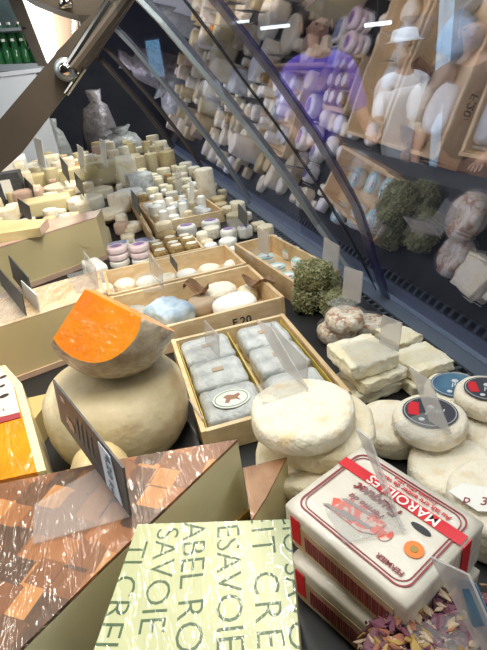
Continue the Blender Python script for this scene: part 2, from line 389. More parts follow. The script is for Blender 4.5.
link('panel_arch', strip(1.17, .014, .010, skew=[1.06, 1.14, 1.155, 1.18, 1.19, 1.22, 1.26]), M['arch'], cnt)
link('arch_reflection_strip', strip(.8, .034, .003, skew=[.90, .86, .79, .765, .765, .80, .83]), M['purple_band'], cnt)  # painted strip standing in for the arch's mirror image
link('panel_arch', strip(1.985, .014, .010), M['arch'], cnt)
link('panel_arch', strip(3.005, .015, .01), M['bronze'], cnt)
link('panel_arch', strip(4.2, .04, .02), M['bronze'], cnt)
AYP = 1.3
pts = [PY(x, y, AYP) for x, y in ((-110, 222), (0, 119), (45, 66), (82, 24), (112, -8), (140, -8), (112, 34), (86, 70), (66, 94), (21, 154), (0, 173), (-95, 262))]
link('lifting_arm', slab(pts, (0, 1, 0), .03), M['bronze'], cnt)
a0, a1 = PY(66, 70, AYP-.03), PY(110, 2, AYP-.03)
st = link('gas_strut', tube([a0, a1], .010), M['chrome'], cnt)
link('strut_sleeve', tube([PY(74, 68, AYP-.03), PY(128, -4, AYP-.03)], .014), M['bronze'], cnt)
link('rod', tube([PY(66, 94, AYP-.03), PY(84, 68, AYP-.03)], .006), M['chrome'], cnt)
c = PY(66, 70, AYP)
V, Fc = lathe([(.004, 0), (.024, 0), (.024, .03), (.018, .036), (.008, .038)], 24)
link('pivot_bolt', ([Vector((c.x+v.x, c.y-v.z, c.z+v.y)) for v in V], Fc), M['arch'], cnt, smooth=True)
c.y -= .034
link('bolt_cap', ([Vector((c.x+v.x*.55, c.y-v.z*.4, c.z+v.y*.55)) for v in V], Fc), M['chrome'], cnt, smooth=True)
pts = [PY(x, y, 1.36) for x, y in ((14, -12), (140, -12), (104, 8), (90, 15), (78, 15), (58, 9), (42, 3), (30, -2))]
link('canopy_end', slab(pts, (0, 1, 0), .12), M['bronze'], cnt)
bulb = PY(66, 3, 1.34)
V, Fc = wheel(.016, .022, .008, 20)
link('bulb', ([v+bulb-Vector((0, 0, .01)) for v in V], Fc), M['chrome'], cnt, smooth=True)
link('canopy_rail', box(.02, .14, 1.5, 4.2, .70, .76), M['bronze'], cnt)
# ---------------------------------------------------------------- behind the counter, seller's side
BY = 5.0
def quadY(pts, y, t=.04): return slab([PY(x, yy, y) for x, yy in pts], (0, 1, 0), t)
cab = empty('wall_cabinet', PY(20, 80, BY+.3), 'tall bottle cabinet with dark slanted frame and lit panel behind the lifting arm', 'cabinet')
link('back_panel', quadY([(-60, -60), (30, -60), (48, 66), (40, 74), (-60, 78)], BY+.35, .05), mat('teal_dark', (.08, .13, .14), .6), cab)
link('lit_panel', quadY([(18, -14), (50, -2), (58, 48), (47, 66), (40, 50)], BY+.1, .05), M['lit'], cab)
link('side_board', quadY([(50, -10), (78, -10), (78, 30), (58, 50)], BY+.2, .05), M['beigewall'], cab)
link('door_jamb', quadY([(72, -10), (76, -10), (76, 30), (72, 34)], BY+.12, .05), M['chrome'], cab)
link('frame_post', quadY([(2, -14), (17, -14), (48, 66), (38, 66)], BY, .1), M['bronze'], cab)
link('shelf', join(quadY([(-60, 66), (44, 63), (46, 69), (-60, 75)], BY, .3), quadY([(-60, 31), (26, 27), (27, 30), (-60, 35)], BY, .3)), M['arch'], cab)
for r, (yy, n) in enumerate(((48, 0), (64, 0))):
    for k in range(7):
        px = -8+k*9+(0 if r else -4)
        if px > 38: continue
        base = PY(px, yy+(.5-px*.06 if r == 0 else 1-px*.06), BY+.08+.1*(1-r))
        V, Fc = lathe([(.035, 0), (.038, .01), (.038, .10), (.03, .12), (.016, .14), (.014, .17)], 14)
        b = link('green_bottle', ([v+base for v in V], Fc), M['greenglass'], smooth=True)
        tag(b, 'green glass bottle on the %s row of the cabinet behind the lifting arm' % ('upper', 'lower')[r], 'bottle', ('upper', 'lower')[r]+' row of green bottles')
        cb = link('cap', ([v+base+Vector((0, 0, .168)) for v in lathe([(.016, 0), (.016, .02)], 12)[0]], lathe([(.016, 0), (.016, .02)], 12)[1]), M['label_white'], b, local=True)
wt = empty('steel_worktop', PY(15, 110, 4.7), 'bright brushed steel worktop under the bottle cabinet', 'worktop')
q = [P(x, y, .16) for x, y in ((-60, 112), (0, 111), (22, 108), (60, 104))]
c0 = PY(-60, 120, 4.6); c1 = PY(46, 108, 4.6)
link('front_panel', box(c0.x, c1.x, 4.6, 4.66, FZ, PY(0, 77, 4.6).z), M['steel'], wt)
link('top', box(c0.x-.05, c1.x+.05, 4.58, 4.98, PY(0, 77, 4.6).z, PY(0, 77, 4.6).z+.03), M['steel'], wt)

# ---------------------------------------------------------------- price tags
def price_tag(bl, br, z0, h, label, group=None, style='clear', base=None, bw=.045, zr=None, face=None):
    """an upright card whose bottom edge runs from bl to br, on a flat clear foot"""
    a, b = P(*bl, z0), P(*br, zr if zr is not None else z0)
    mid = (a+b)/2; e = empty('price_tag', (mid.x, mid.y, min(a.z, b.z)), label, 'price tag', group)
    d = (b-a); up = Vector((0, 0, 1)); n = d.cross(up).normalized()
    if n.x > 0: n = -n
    cm = {'clear': M['clear2'], 'thin': M['clear'], 'slate': M['slate'], 'white': M['label_white'], 'blue': M['navy']}[style]
    tl = a+up*h-n*h*.12; tr = b+up*h-n*h*.12
    link('card', slab([a, b, tr, tl], -n, .0022), cm, e)
    if base:
        pts = [P(x, y, min(a.z, b.z)+.0005) for x, y in base]
        link('foot', slab(pts, (0, 0, 1), .0018), M['clear'], e)
    elif base is not False:
        z = min(a.z, b.z); A = Vector((a.x, a.y, z)); B = Vector((b.x, b.y, z))
        link('foot', slab([A, B, B+n*bw, A+n*bw], (0, 0, 1), .0018), M['clear'], e)
    return e, (a, b, tl, tr, n)

def lean_tag(bot, top, z0, z1, label, base=None, style='clear', group=None):
    """a card leaning in its holder: two bottom corners at height z0, two top corners at height z1"""
    a, b = P(*bot[0], z0), P(*bot[1], z0); tl, tr = P(*top[0], z1), P(*top[1], z1); mid = (a+b)/2
    e = empty('price_tag', (mid.x, mid.y, z0), label, 'price tag', group)
    n = (b-a).cross(tl-a).normalized()
    cm = {'clear': M['clear2'], 'thin': M['clear'], 'slate': M['slate'], 'white': M['label_white'], 'blue': M['navy']}[style]
    link('card', slab([a, b, tr, tl], n, .002), cm, e)
    if base: link('foot', slab([P(x, y, z0-.001) for x, y in base], (0, 0, 1), .0018), M['clear'], e)
    return e, (a, b, tl, tr, n)
# ---------------------------------------------------------------- large cheese under checkered rind, front left
z = .12
pts = [P(238, 442, z), P(160, 517, z), P(105, 569, z), P(24, 650, z), P(-30, 700, z), P(-60, 520, z), P(0, 487, z), P(120, 462, z)]
A = empty('cheese_wedge', (pts[2].x, pts[2].y, 0), 'large film-wrapped wedge with patchy brown rind and pale cut side, front left', 'cheese')
pr = prism(pts, 0)
link('body', (pr[0], pr[1][1:]+[pr[1][0]], [0]*len(pr[1])), M['palecut'], A)
link('patterned_rind', slab([p+Vector((0, 0, .0005)) for p in pts], (0, 0, 1), .004), M['rind'], A)
# lower rind showing along the foot of the cut side
a, b = pts[0], pts[3]
d = (b-a).normalized(); nn = Vector((d.y, -d.x, 0)); nn = nn if nn.x > 0 else -nn
link('lower_crust', slab([Vector((a.x, a.y, 0)), Vector((b.x, b.y, 0)), Vector((b.x, b.y, .05)), Vector((a.x, a.y, .012))], nn, .004), mat('golden_crust', (.36, .22, .05), .4, (.28, .16, .04), 12, coat=.6), A)
e, (ta, tb, tl, tr, n) = price_tag((61, 421), (130, 517), z+.012, .060, 'dark slate price card with cow drawing on clear foot, on the checkered brown wedge', style='slate',
    base=[(35, 505), (108, 462), (131, 517), (33, 545)], zr=z+.006)
dr = (tb-ta).normalized(); upv = (tl-ta).normalized(); fn = -(-n)
def on_card(u, v, lift=.0006): return ta+(tb-ta)*u+(tl-ta)*v+n*lift
q = [on_card(u, v) for u, v in ((.74, .06), (.93, .06), (.86, .93), (.71, .93))]
link('price_strip', slab(q, n, .0006), mat('pale_blue_strip', (.62, .70, .80), .5), e)
tv = text('4,20 kg', .017, on_card(.80, .9, .0016), -upv, dr, lift=.0002, bold=.0003)
link('strip_lettering', thicken(tv, .0003), M['navy'], e)
# cow drawing: small silhouette
cow = [(.16, .28), (.19, .50), (.22, .44), (.27, .46), (.30, .34), (.28, .24), (.25, .30), (.22, .20), (.20, .32)]
link('cow_drawing', slab([on_card(u, v) for u, v in cow], n, .0005), M['petal_w'], e)
link('corner_mark', slab([on_card(u, v) for u, v in ((.12, .84), (.19, .86), (.20, .78), (.13, .74))], n, .0005), M['petal_w'], e)
link('chalk_lines', join(*[slab([on_card(.36+k*.07, .3+.05*(k % 2)), on_card(.375+k*.07, .3), on_card(.385+k*.07, .78), on_card(.37+k*.07, .78)], n, .0004) for k in range(4)])[:2], mat('faint_chalk', (.16, .17, .17), .8), e)
# small brown-rind wedge standing to the right of it
z2 = .085
pts = [P(243, 470, z2), P(287, 459, z2), P(266, 500, z2), P(252, 522, z2)]
o = empty('cheese_wedge', (pts[1].x, pts[1].y, 0), 'small brown-rind wedge standing between the checkered wedge and the cream stack', 'cheese')
pr = prism(pts, 0); link('body', (pr[0], pr[1]), M['comte'], o)
link('rind', slab([p+Vector((0, 0, .0003)) for p in pts], (0, 0, 1), .003), mat('reddish_rind', (.26, .12, .05), .5, (.38, .20, .10), 30, coat=.6, cbump=.6), o)
# ---------------------------------------------------------------- green lettered cheese, bottom centre
z = .15
c4 = [P(138, 526, z), P(290, 521, z), P(304, 700, z), P(78, 700, z)]
G = empty('cheese_wedge', ((c4[0].x+c4[2].x)/2, (c4[0].y+c4[2].y)/2, 0), 'film-wrapped wedge with pale green paper top lettered in green, bottom centre', 'cheese')
pr = prism(c4, 0); link('body', (pr[0], pr[1]), M['beigecut'], G)
top = [p+Vector((0, 0, .0003)) for p in c4]
link('paper_top', slab(top, (0, 0, 1), .002), M['greenpaper'], G)
zt = z+.00235
def gpt(px, py): return P(px, py, zt)
lines = [('EIT CRE', (246, 521), (280, 655)), ]
rd = None
ptxt = []
def gline(s, start, end, size, sp=.97):
    a, b = gpt(*start), gpt(*end); right = (b-a).normalized(); up = Vector((0, 0, 1)).cross(right)
    up = up.normalized()
    if (R.transposed() @ up).x < 0: pass
    ptxt.append(thicken(text(s, size, a, right, up, lift=0, bold=-.0003, space=sp), .00012))
gline('CIO SAVO', (281, 508), (290, 670), .0268)
gline('EIT CRE', (250, 511), (258, 670), .0290, 1.2)
gline('ESAVOIE', (217, 525), (216, 670), .0290)
gline('LABEL ROI', (185, 510), (173, 670), .0290)
gline('SAVOIE', (158, 528), (131, 670), .0285)
gline('TI CREI', (127, 541), (84, 670), .0285)
lt = join(*ptxt)
# the print runs off the cut edges of the paper
lo_ = link('green_lettering', (lt[0], lt[1]), M['greenprint'], G)
bm = bmesh.new(); bm.from_mesh(lo_.data); mid = sum(c4, Vector())/4
for i in range(4):
    a, b = c4[i], c4[(i+1) % 4]; nn = (b-a).cross(Vector((0, 0, 1)))
    if nn.dot(mid-a) > 0: nn = -nn
    bmesh.ops.bisect_plane(bm, geom=bm.verts[:]+bm.edges[:]+bm.faces[:], plane_co=a-G.location, plane_no=nn, clear_outer=True)
bm.to_mesh(lo_.data); bm.free()

# ---------------------------------------------------------------- two boxed Maroilles, front right
def maroilles(cx, cy, z0, w_, d_, h, yaw, label, printed=True):
    e = empty('boxed_cheese', (cx, cy, z0), label, 'cheese', rz=yaw)
    link('paper_box', rbox(w_, d_, h, .0035, 8, .0008, 3, 40), M['paperwhite'], e, smooth=True, local=True)
    hx, hy = w_/2, d_/2
    z = h+.0008
    # reading direction runs +y local (towards the glass end far edge), tops of letters towards -x
    def pt(a, b, zz=z): return Vector((hx-b, -hy+a, zz))        # a along reading, b from right edge
    def rr(m_, t, r=.012, n=6):
        x0, x1, y0, y1 = -hx+m_, hx-m_, -hy+m_, hy-m_; out = []; inn = []
        for (sx, sy, a0) in ((1, 1, 0), (-1, 1, 90), (-1, -1, 180), (1, -1, 270)):
            cx_, cy_ = (x1-r if sx > 0 else x0+r), (y1-r if sy > 0 else y0+r)
            for k in range(n+1):
                a = math.radians(a0+90*k/n)
                out.append(Vector((cx_+r*math.cos(a), cy_+r*math.sin(a), z))); inn.append(Vector((cx_+(r-t)*math.cos(a), cy_+(r-t)*math.sin(a), z)))
        return thicken(flat_ring(out, inn), .0005)
    rows = {}
    if printed:
        link('border', join(rr(.008, .0016), rr(.0115, .0010))[:2], M['maroon'], e, local=True)
        link('red_band', join(thicken(([pt(0.002, .026), pt(d_-.002, .026), pt(d_-.002, .039), pt(.002, .039)], [(0, 1, 2, 3)]), .0006),
             ([Vector((hx-.026, -hy-.0006, z)), Vector((hx-.039, -hy-.0006, z)), Vector((hx-.039, -hy-.0006, .006)), Vector((hx-.026, -hy-.0006, .006))]+[Vector((hx-.026, -hy-.0016, z)), Vector((hx-.039, -hy-.0016, z)), Vector((hx-.039, -hy-.0016, .006)), Vector((hx-.026, -hy-.0016, .006))], [(0,1,2,3),(4,5,6,7),(0,1,5,4),(2,3,7,6),(0,3,7,4),(1,2,6,5)]))[:2], M['red'], e, local=True)
        T = lambda s, size, a, b, **k: thicken(text(s, size, pt(a, b, z+.0006), (0, 1, 0), (-1, 0, 0), lift=0, **k), .0004)
        link('band_lettering', T('MAROILLES', .0155, .026, .0275, bold=.0002)[:2], M['label_white'], e, local=True)
        link('script_lettering', join(T('Ferme du', .010, .064, .060, shear=.3, bold=.0002), T('Fauquet', .016, .055, .0445, shear=.3, bold=.0003))[:2], M['maroon'], e, local=True)
        link('fermier_lettering', T('FERMIER', .0072, .018, w_-.022, bold=.0001)[:2], M['maroon'], e, local=True)
        link('red_lettering', join(T('Au lait cru entier de vache', .0075, .022, .0185, bold=.0001), T('Fromage affine 280 g', .0055, .040, .013))[:2], M['red'], e, local=True)
        # farmhouse drawing
        hs = [(.058, .068), (.058, .084), (.070, .092), (.104, .092), (.112, .080), (.104, .072), (.100, .064), (.080, .066)]
        link('farm_drawing', join(thicken(([pt(a, b*.97) for a, b in hs], [tuple(range(len(hs)))]), .0005),
            thicken(flat_ellipse(pt(.052, .075), Vector((.008, 0, 0)), Vector((0, .006, 0)), 14), .0005))[:2], mat('red_drawing', (.78, .12, .07), .5, (.70, .55, .48), 120, lo=.5, hi=.56), e, local=True)
        link('roof_drawing', join(*[thicken(([pt(a, b), pt(a+.03, b+.003), pt(a+.034, b+.007), pt(a+.002, b+.004)], [(0, 1, 2, 3)]), .0009) for a, b in ((.072, .066), (.064, .078), (.08, .083))])[:2], mat('grey_drawing', (.32, .26, .25), .6), e, local=True)
        link('quality_seal', thicken(flat_ellipse(pt(.026, .070), Vector((.0085, 0, 0)), Vector((0, .0085, 0)), 24), .0006), M['orangeseal'], e, local=True)
        link('seal_star', thicken(flat_ellipse(pt(.026, .070, z+.0007), Vector((.0035, 0, 0)), Vector((0, .0035, 0)), 10), .0004), M['petal_y'], e, local=True)
        link('oval_emblem', thicken(flat_ellipse(pt(.034, .048, z), Vector((.0035, 0, 0)), Vector((0, .010, 0)), 20), .0006), M['blackprint'], e, local=True)
    # brown printed panel on the long side facing left
    x = -hx-.0009
    link('side_panel_print', box(x, x+.0006, -hy+.012, hy-.012, h*.10, h*.72), mat('brown_side_print', (.40, .27, .15), .45, (.55, .42, .27), 30), e, local=True)
    bars = [box(x-.0006, x, -hy+.016+k*.0026, -hy+.0172+k*.0026+(k % 3)*.0004, h*.22, h*.58) for k in range(int((d_*.70)/.0026))]
    link('bar_lettering', join(*bars)[:2], M['maroon'], e, local=True)
    link('red_tab', box(x-.0006, x, hy-.022, hy-.010, h*.25, h*.85), M['red'], e, local=True)
    return e
mz = .06
ctr = (P(286, 504, mz*2)+P(490, 521, mz*2)+P(354, 455, mz*2)+P(395, 600, mz*2))/4
e1 = (P(395, 600, .12)-P(286, 504, .12))
print('maroilles', [round(v, 3) for v in ctr], [round((P(*a, .12)-P(*b, .12)).length, 3) for a, b in (((286, 504), (354, 455)), ((354, 455), (490, 521)), ((490, 521), (395, 600)), ((395, 600), (286, 504)))])
yw = math.atan2(P(354, 455, .12).y-P(286, 504, .12).y, P(354, 455, .12).x-P(286, 504, .12).x)
E1 = (P(354, 455, .12)-P(286, 504, .12)+P(490, 521, .12)-P(395, 600, .12)); E2 = (P(354, 455, .12)-P(490, 521, .12)+P(286, 504, .12)-P(395, 600, .12))
wx, dy_ = E1.length/2*1.06, E2.length/2*1.06
ctr.x += .004; ctr.y += .002
yaw = (math.atan2(E1.y, E1.x)+math.atan2(E2.y, E2.x)-math.pi/2)/2
maroilles(ctr.x, ctr.y, mz+.003, wx, dy_, mz-.004, yaw, 'upper white boxed cheese with red MAROILLES band and maroon border')
maroilles(ctr.x-.003, ctr.y-.010, 0, wx, dy_, mz, yaw+.06, 'lower white boxed cheese under the one with the red band', printed=False)
lean_tag([(388, 497), (405, 532)], [(357, 428), (371, 438)], mz*2+.003, mz*2+.052, 'clear price tag seen edge-on, on the box with the red band',
    base=[(325, 511), (372, 485), (407, 530), (344, 544)])
# ---------------------------------------------------------------- flower-covered cheese, bottom right corner
zf = .075
cf = [P(318, 662, zf), P(402, 612, zf), P(440, 592, zf), P(500, 560, zf), P(560, 640, zf), P(470, 730, zf), P(330, 720, zf)]
o = empty('flower_cheese', ((cf[0].x+cf[4].x)/2, (cf[0].y+cf[4].y)/2, 0), 'round cheese covered in purple and yellow dried petals, bottom right corner', 'cheese')
fc = P(505, 722, .085)
V, Fc = wheel(.105, .085, .018, 56, .004, 5, 30, dome=.004)
link('body', ([v+Vector((fc.x, fc.y, 0)) for v in V], Fc), M['petalbase'], o, smooth=True)
rnd = random.Random(3); sets = {k: [] for k in ('petal_p', 'petal_y', 'petal_o', 'petal_w')}
for k in range(1500):
    a = rnd.uniform(0, 2*math.pi); rr_ = .113*math.sqrt(rnd.random())
    if rr_ > .097: c = Vector((fc.x+.108*math.cos(a), fc.y+.108*math.sin(a), rnd.uniform(.01, .078))); nrm = Vector((math.cos(a), math.sin(a), .5))
    else: c = Vector((fc.x+rr_*math.cos(a), fc.y+rr_*math.sin(a), .0890+rnd.uniform(0, .005))); nrm = Vector((0, 0, 1))
    nrm = (nrm+Vector((rnd.uniform(-.5, .5), rnd.uniform(-.5, .5), 0))).normalized(); u = nrm.orthogonal().normalized()
    u = (Matrix.Rotation(rnd.uniform(0, 6.28), 3, nrm) @ u); v = nrm.cross(u); L_ = rnd.uniform(.004, .010); W_ = L_*rnd.uniform(.25, .5)
    q = [c-u*L_, c-u*L_*.3+v*W_+nrm*.001, c+u*L_*.5+v*W_*.8, c+u*L_+nrm*.002, c+u*L_*.4-v*W_*.8, c-u*L_*.4-v*W_+nrm*.001]
    sets[rnd.choice(('petal_p', 'petal_p', 'petal_p', 'petal_y', 'petal_o', 'petal_w'))].append(slab(q, nrm, .0008))
for k, nm in (('petal_p', 'purple_petals'), ('petal_y', 'yellow_petals'), ('petal_o', 'rust_petals'), ('petal_w', 'straw_petals')):
    tag(link(nm, join(*sets[k])[:2], M[k], o), None, None, kind='stuff')
e, (ta, tb, tl, tr, n) = lean_tag([(476, 640), (520, 690)], [(432, 556), (470, 574)], .094, .150, 'clear price tag with dark blue card, on the petal-covered cheese', base=[(410, 628), (470, 606), (520, 680), (430, 690)])
q = [tl+(tr-tl)*.35+(ta-tl)*.15, tr+(tb-tr)*.1, tr+(tb-tr)*.85, ta+(tb-ta)*.1+(tl-ta)*.25]
link('blue_insert', slab([p-n*.001 for p in q], -n, .0008), M['navy'], e)
# ---------------------------------------------------------------- stack of cream wheels, centre
gc = P(308, 404, .125)
def cheese(kind, name, verts, c, z, m, label, cat='cheese', group=None, smooth=True, rz=0):
    o = link(name, (verts[0], verts[1]), M[m] if isinstance(m, str) else m, smooth=smooth); o.location = (c[0], c[1], z); o.rotation_euler = (0, 0, rz)
    return tag(o, label, cat, group)
rG = .070
for k, (dx, dy, rr_, lb) in enumerate(((.006, -.004, 1.02, 'large cream wheel at the bottom of the tall centre stack'), (-.004, -.004, 1.03, 'large cream wheel, second from bottom of the centre stack'),
        (.016, .002, 1.0, 'large cream wheel, third from bottom of the centre stack'), (-.008, .003, .93, 'large pale cream wheel on top of the centre stack'))):
    cheese('w', 'cream_cheese', wheel(rG*rr_, .0305, .009, 72, .0034, 11+k, 22), (gc.x+dx, gc.y+dy), k*.0315, 'cream' if k < 3 else 'bloomy', lb)
lean_tag([(286, 370), (309, 389)], [(257, 320), (272, 327)], .1275, .172, 'large clear price tag standing on the top cream wheel of the centre stack', style='clear', base=[(254, 387), (289, 372), (309, 389), (263, 405)])
# ---------------------------------------------------------------- big tan wheel with wedge on top
wc = P(112, 425, .055)
o = cheese('w', 'round_cheese', lathe([(.04, 0), (.078, .002), (.094, .012), (.104, .030), (.108, .052), (.108, .078), (.104, .098), (.094, .113), (.078, .121), (.055, .125), (.02, .126), (.003, .1265)], 56, .0016, 2, 12, 1.0, 1.0), (-.070, .648), 0, 'wheelrind', 'big round tan cheese under the orange-faced wedge')
V, Fc = lathe([(.012, 0), (.028, .004), (.036, .024), (.038, .060), (.036, .082), (.027, .098), (.014, .105), (.003, .107)], 30, .0015, 4, 30)
wy = P(80, 462, .05)
cheese('w', 'small_round_cheese', (V, Fc), (-.098, .500), 0, 'tommerind', 'small yellow wrinkled round cheese between the slate card and the big tan wheel')
# orange-faced wedge of a ball
bc = P(112, 314, .213); br = .093
bm = bmesh.new(); bmesh.ops.create_uvsphere(bm, u_segments=64, v_segments=40, radius=br)
for v in bm.verts: v.co += noise.noise_vector(v.co*22)*.0016
bmesh.ops.translate(bm, verts=bm.verts[:], vec=bc)
def hit(px, py, s=0):
    d = ray(px, py).normalized(); oc = EYE-bc; b_ = oc.dot(d); c_ = oc.dot(oc)-br*br; D = b_*b_-c_
    t = -b_-(math.sqrt(D) if D > 0 else 0); return EYE+d*t
h1, h2, h3 = hit(57, 343), hit(141, 317), hit(99, 362)
nf = (h2-h1).cross(h3-h1).normalized()
if nf.dot(EYE-bc) < 0: nf = -nf
def on_plane(px, py):
    d = ray(px, py); return EYE+d*((h1-EYE).dot(nf)/d.dot(nf))
pa = on_plane(85, 289); pu = on_plane(141, 317); pv = on_plane(56, 334)
def cut(p, n_, mi):
    g = bm.verts[:]+bm.edges[:]+bm.faces[:]
    r_ = bmesh.ops.bisect_plane(bm, geom=g, plane_co=p, plane_no=n_, clear_outer=True)
    ed = [x for x in r_['geom_cut'] if isinstance(x, bmesh.types.BMEdge)]
    f = bmesh.ops.contextual_create(bm, geom=ed)['faces']
    for x in f: x.material_index = mi
    return f
cut(h1, nf, 1)
vd = (pa-EYE).normalized()
n1 = (pu-pa).cross(vd*.95-nf*.35).normalized()
if n1.dot(bc-pa) > 0: n1 = -n1
n2 = (pv-pa).cross(vd*.95-nf*.35).normalized()
if n2.dot(bc-pa) > 0: n2 = -n2
cut(pa, n1, 1); cut(pa, n2, 1)
me = bpy.data.meshes.new('orange_wedge'); bm.to_mesh(me)
zmin = min(v.co.z for v in me.vertices); print('mimolette low', zmin, bc)
me.materials.append(M['greyrind']); me.materials.append(M['orange'])
for p in me.polygons: p.use_smooth = (p.material_index == 0)
bm.free()
o = bpy.data.objects.new('orange_cheese_wedge', me); C.objects.link(o); tag(o, 'wedge of bright orange cheese with grey rind, resting on the big tan wheel', 'cheese')
MIM = o
# ---------------------------------------------------------------- wooden crates
def crate(cx, cy, w_, d_, h, yaw, label, group=None, t=.008, z0=0, m='wood', m2='wood2', lettering=None, lift_side=None):
    e = empty('wooden_crate', (cx, cy, z0), label, 'crate', group, yaw)
    link('base_board', box(-w_/2+t, w_/2-t, -d_/2+t, d_/2-t, .001, .006), M[m2], e, local=True)
    for s in (-1, 1):
        link('long_side', box(s*w_/2-(t if s > 0 else 0), s*w_/2+(t if s < 0 else 0), -d_/2, d_/2, 0, h), M[m], e, local=True)
        link('end_board', box(-w_/2+t+.0002, w_/2-t-.0002, s*d_/2-(t if s > 0 else 0), s*d_/2+(t if s < 0 else 0), 0, h*.98), M[m2], e, local=True)
    if lettering:
        for s, size, x, zz in lettering:
            link('stamped_lettering', thicken(text(s, size, (x, -d_/2-.0006, zz), (1, 0, 0), (0, 0, 1), lift=0, bold=.0004), .0002)[:2], M['blackprint'], e, local=True)
    return e
CR1 = crate(.160, .703, .238, .30, .045, 0, 'pale wooden crate holding six grey-white square cheeses, centre of the counter')
for (cx, cy, w_, d_, h, lb, extra) in ((.102, .612, .094, .088, .040, 'square wrapped cheese with oval label, front left in the centre crate', 'oval'),
        (.102, .703, .094, .088, .040, 'square wrapped cheese, middle of the left row in the centre crate', 'dot'), (.102, .793, .094, .088, .040, 'square wrapped cheese, far end of the left row in the centre crate', 'dot'),
        (.215, .612, .094, .088, .036, 'square wrapped cheese partly hidden behind the cream stack, front right in the centre crate', None),
        (.215, .703, .094, .088, .040, 'square wrapped cheese, middle of the right row in the centre crate', 'dot'), (.215, .793, .094, .088, .040, 'square wrapped cheese, far end of the right row in the centre crate', 'dot')):
    e = empty('square_cheese', (cx, cy, .0065), lb, 'cheese', rz=random.uniform(-.04, .04))
    link('wrapped_block', rbox(w_, d_, h, .012, 7, .0022, cx*30+cy*17, 38), M['greywrap'], e, smooth=True, local=True)
    if extra == 'oval':
        link('oval_label', thicken(flat_ellipse((0, -.004, h+.0022), (.030, 0, 0), (0, .024, 0), 28), .0008), M['label_white'], e, local=True)
        u = flat_ellipse((0, -.004, h+.0031), (.027, 0, 0), (0, .021, 0), 28)[0]; v = flat_ellipse((0, -.004, h+.0031), (.0255, 0, 0), (0, .0195, 0), 28)[0]
        link('label_ring', thicken(flat_ring(u, v), .0004), mat('green_print2', (.20, .36, .20), .5), e, local=True)
        link('goat_drawing', thicken(([Vector((x, y, h+.0031)) for x, y in ((-.012, -.012), (-.008, -.002), (-.012, .003), (-.004, .007), (.006, .003), (.014, .006), (.016, .0), (.010, -.004), (.013, -.014), (.006, -.008), (-.002, -.007), (-.006, -.014))], [tuple(range(12))]), .0004), mat('brown_print', (.40, .20, .12), .5), e, local=True)
    elif extra:
        link('paper_tab', box(-.010, .010, -.006, .006, h+.0005, h+.0018), M['petal_w'], e, local=True)
link('yellow_lining', join(*[box(x_, x_+.0010, -.14, .14, .0065, .038) for x_ in (-.1085, -.0065, .107)])[:2], mat('yellow_paper', (.80, .60, .12), .6), CR1, local=True)
price_tag((270, 345), (306, 386), .05, .045, 'clear price tag leaning over the right row of square cheeses', style='clear', base=False)
price_tag((205, 342), (219, 358), .05, .045, 'thin clear price tag on the left row of square cheeses', style='clear')
price_tag((183, 415), (204, 446), .0, .05, 'thin clear price tag between the tan wheel and the centre crate', style='clear', base=False)
# second crate row with loose wrapped cheeses
yw2 = .05
crate(.115, 1.0, .355, .230, .062, yw2, 'pale wooden crate with hand-written marks holding cloth and leaf wrapped cheeses', lettering=[('F.20', .026, .055, .022)])
crate(.102, 1.220, .355, .185, .062, yw2, 'pale wooden crate of small white oval cheeses behind the marked crate')
def at(px, py, z=0): p = P(px, py, z); return (p.x, p.y)
# contents of the marked crate
V = rbox(.080, .10, .050, .018, 10, .007, 4, 30)
cheese('', 'cloth_wrapped_cheese', V, (.060, 1.005), .007, 'bluecloth', 'cheese wrapped in pale blue cloth, in the marked crate', rz=.5)
cheese('', 'ash_cheese', wheel(.034, .036, .012, 28, .002, 3), (-.020, 1.045), .007, mat('ash_grey', (.25, .25, .22), .8, (.48, .47, .42), 30, bump=.6), 'grey ash-coated cheese beside the blue cloth')
cheese('', 'leaf_wrapped_cheese', wheel(.036, .034, .012, 28, .004, 8), (.138, 1.03), .007, 'petal_w', 'beige cheese with a brown leaf, beside the blue cloth')
cheese('', 'oval_cheese', wheel(.044, .040, .014, 36, .003, 9, sx=1.15), (.205, .975), .007, 'white', 'large whitish oval cheese at the front of the marked crate')
cheese('', 'oval_cheese', wheel(.036, .040, .014, 36, .003, 12, sx=1.2), (.190, 1.062), .007, 'bloomy', 'creamy oval cheese behind the large whitish one')
cheese('', 'oval_cheese', wheel(.024, .032, .010, 30, .002, 14), (.256, 1.040), .007, 'cream', 'small cream cheese against the right side of the marked crate')
def leafmesh(c, L_, W_, a, z, seed):
    V, Fc = [], []; n = 10
    for i in range(n+1):
        t = i/n; wd = W_*math.sin(math.pi*min(.98, t*.96+.03))**.8
        for s in (-1, -.5, 0, .5, 1):
            x = (t-.5)*L_; y = s*wd; zz = z+.012*math.sin(t*7+seed)+.010*abs(s)+.004*math.sin(9*s+seed)
            V.append(Vector((c[0]+x*math.cos(a)-y*math.sin(a), c[1]+x*math.sin(a)+y*math.cos(a), zz)))
    for i in range(n):
        for k in range(4): Fc.append((i*5+k, i*5+k+1, i*5+k+6, i*5+k+5))
    return thicken((V, Fc), .0012)
for k, (px, py, L_, W_, a, lb) in enumerate(((196, 287, .07, .018, -.7, 'curled brown leaf on the beige cheese beside the blue cloth'), (258, 280, .09, .020, -.9, 'long brown leaf along the right side of the marked crate'))):
    tag(link('dry_leaf', leafmesh(at(px, py, .06), L_, W_, a, .052, k*2.3), M['leaf']), lb, 'leaf')
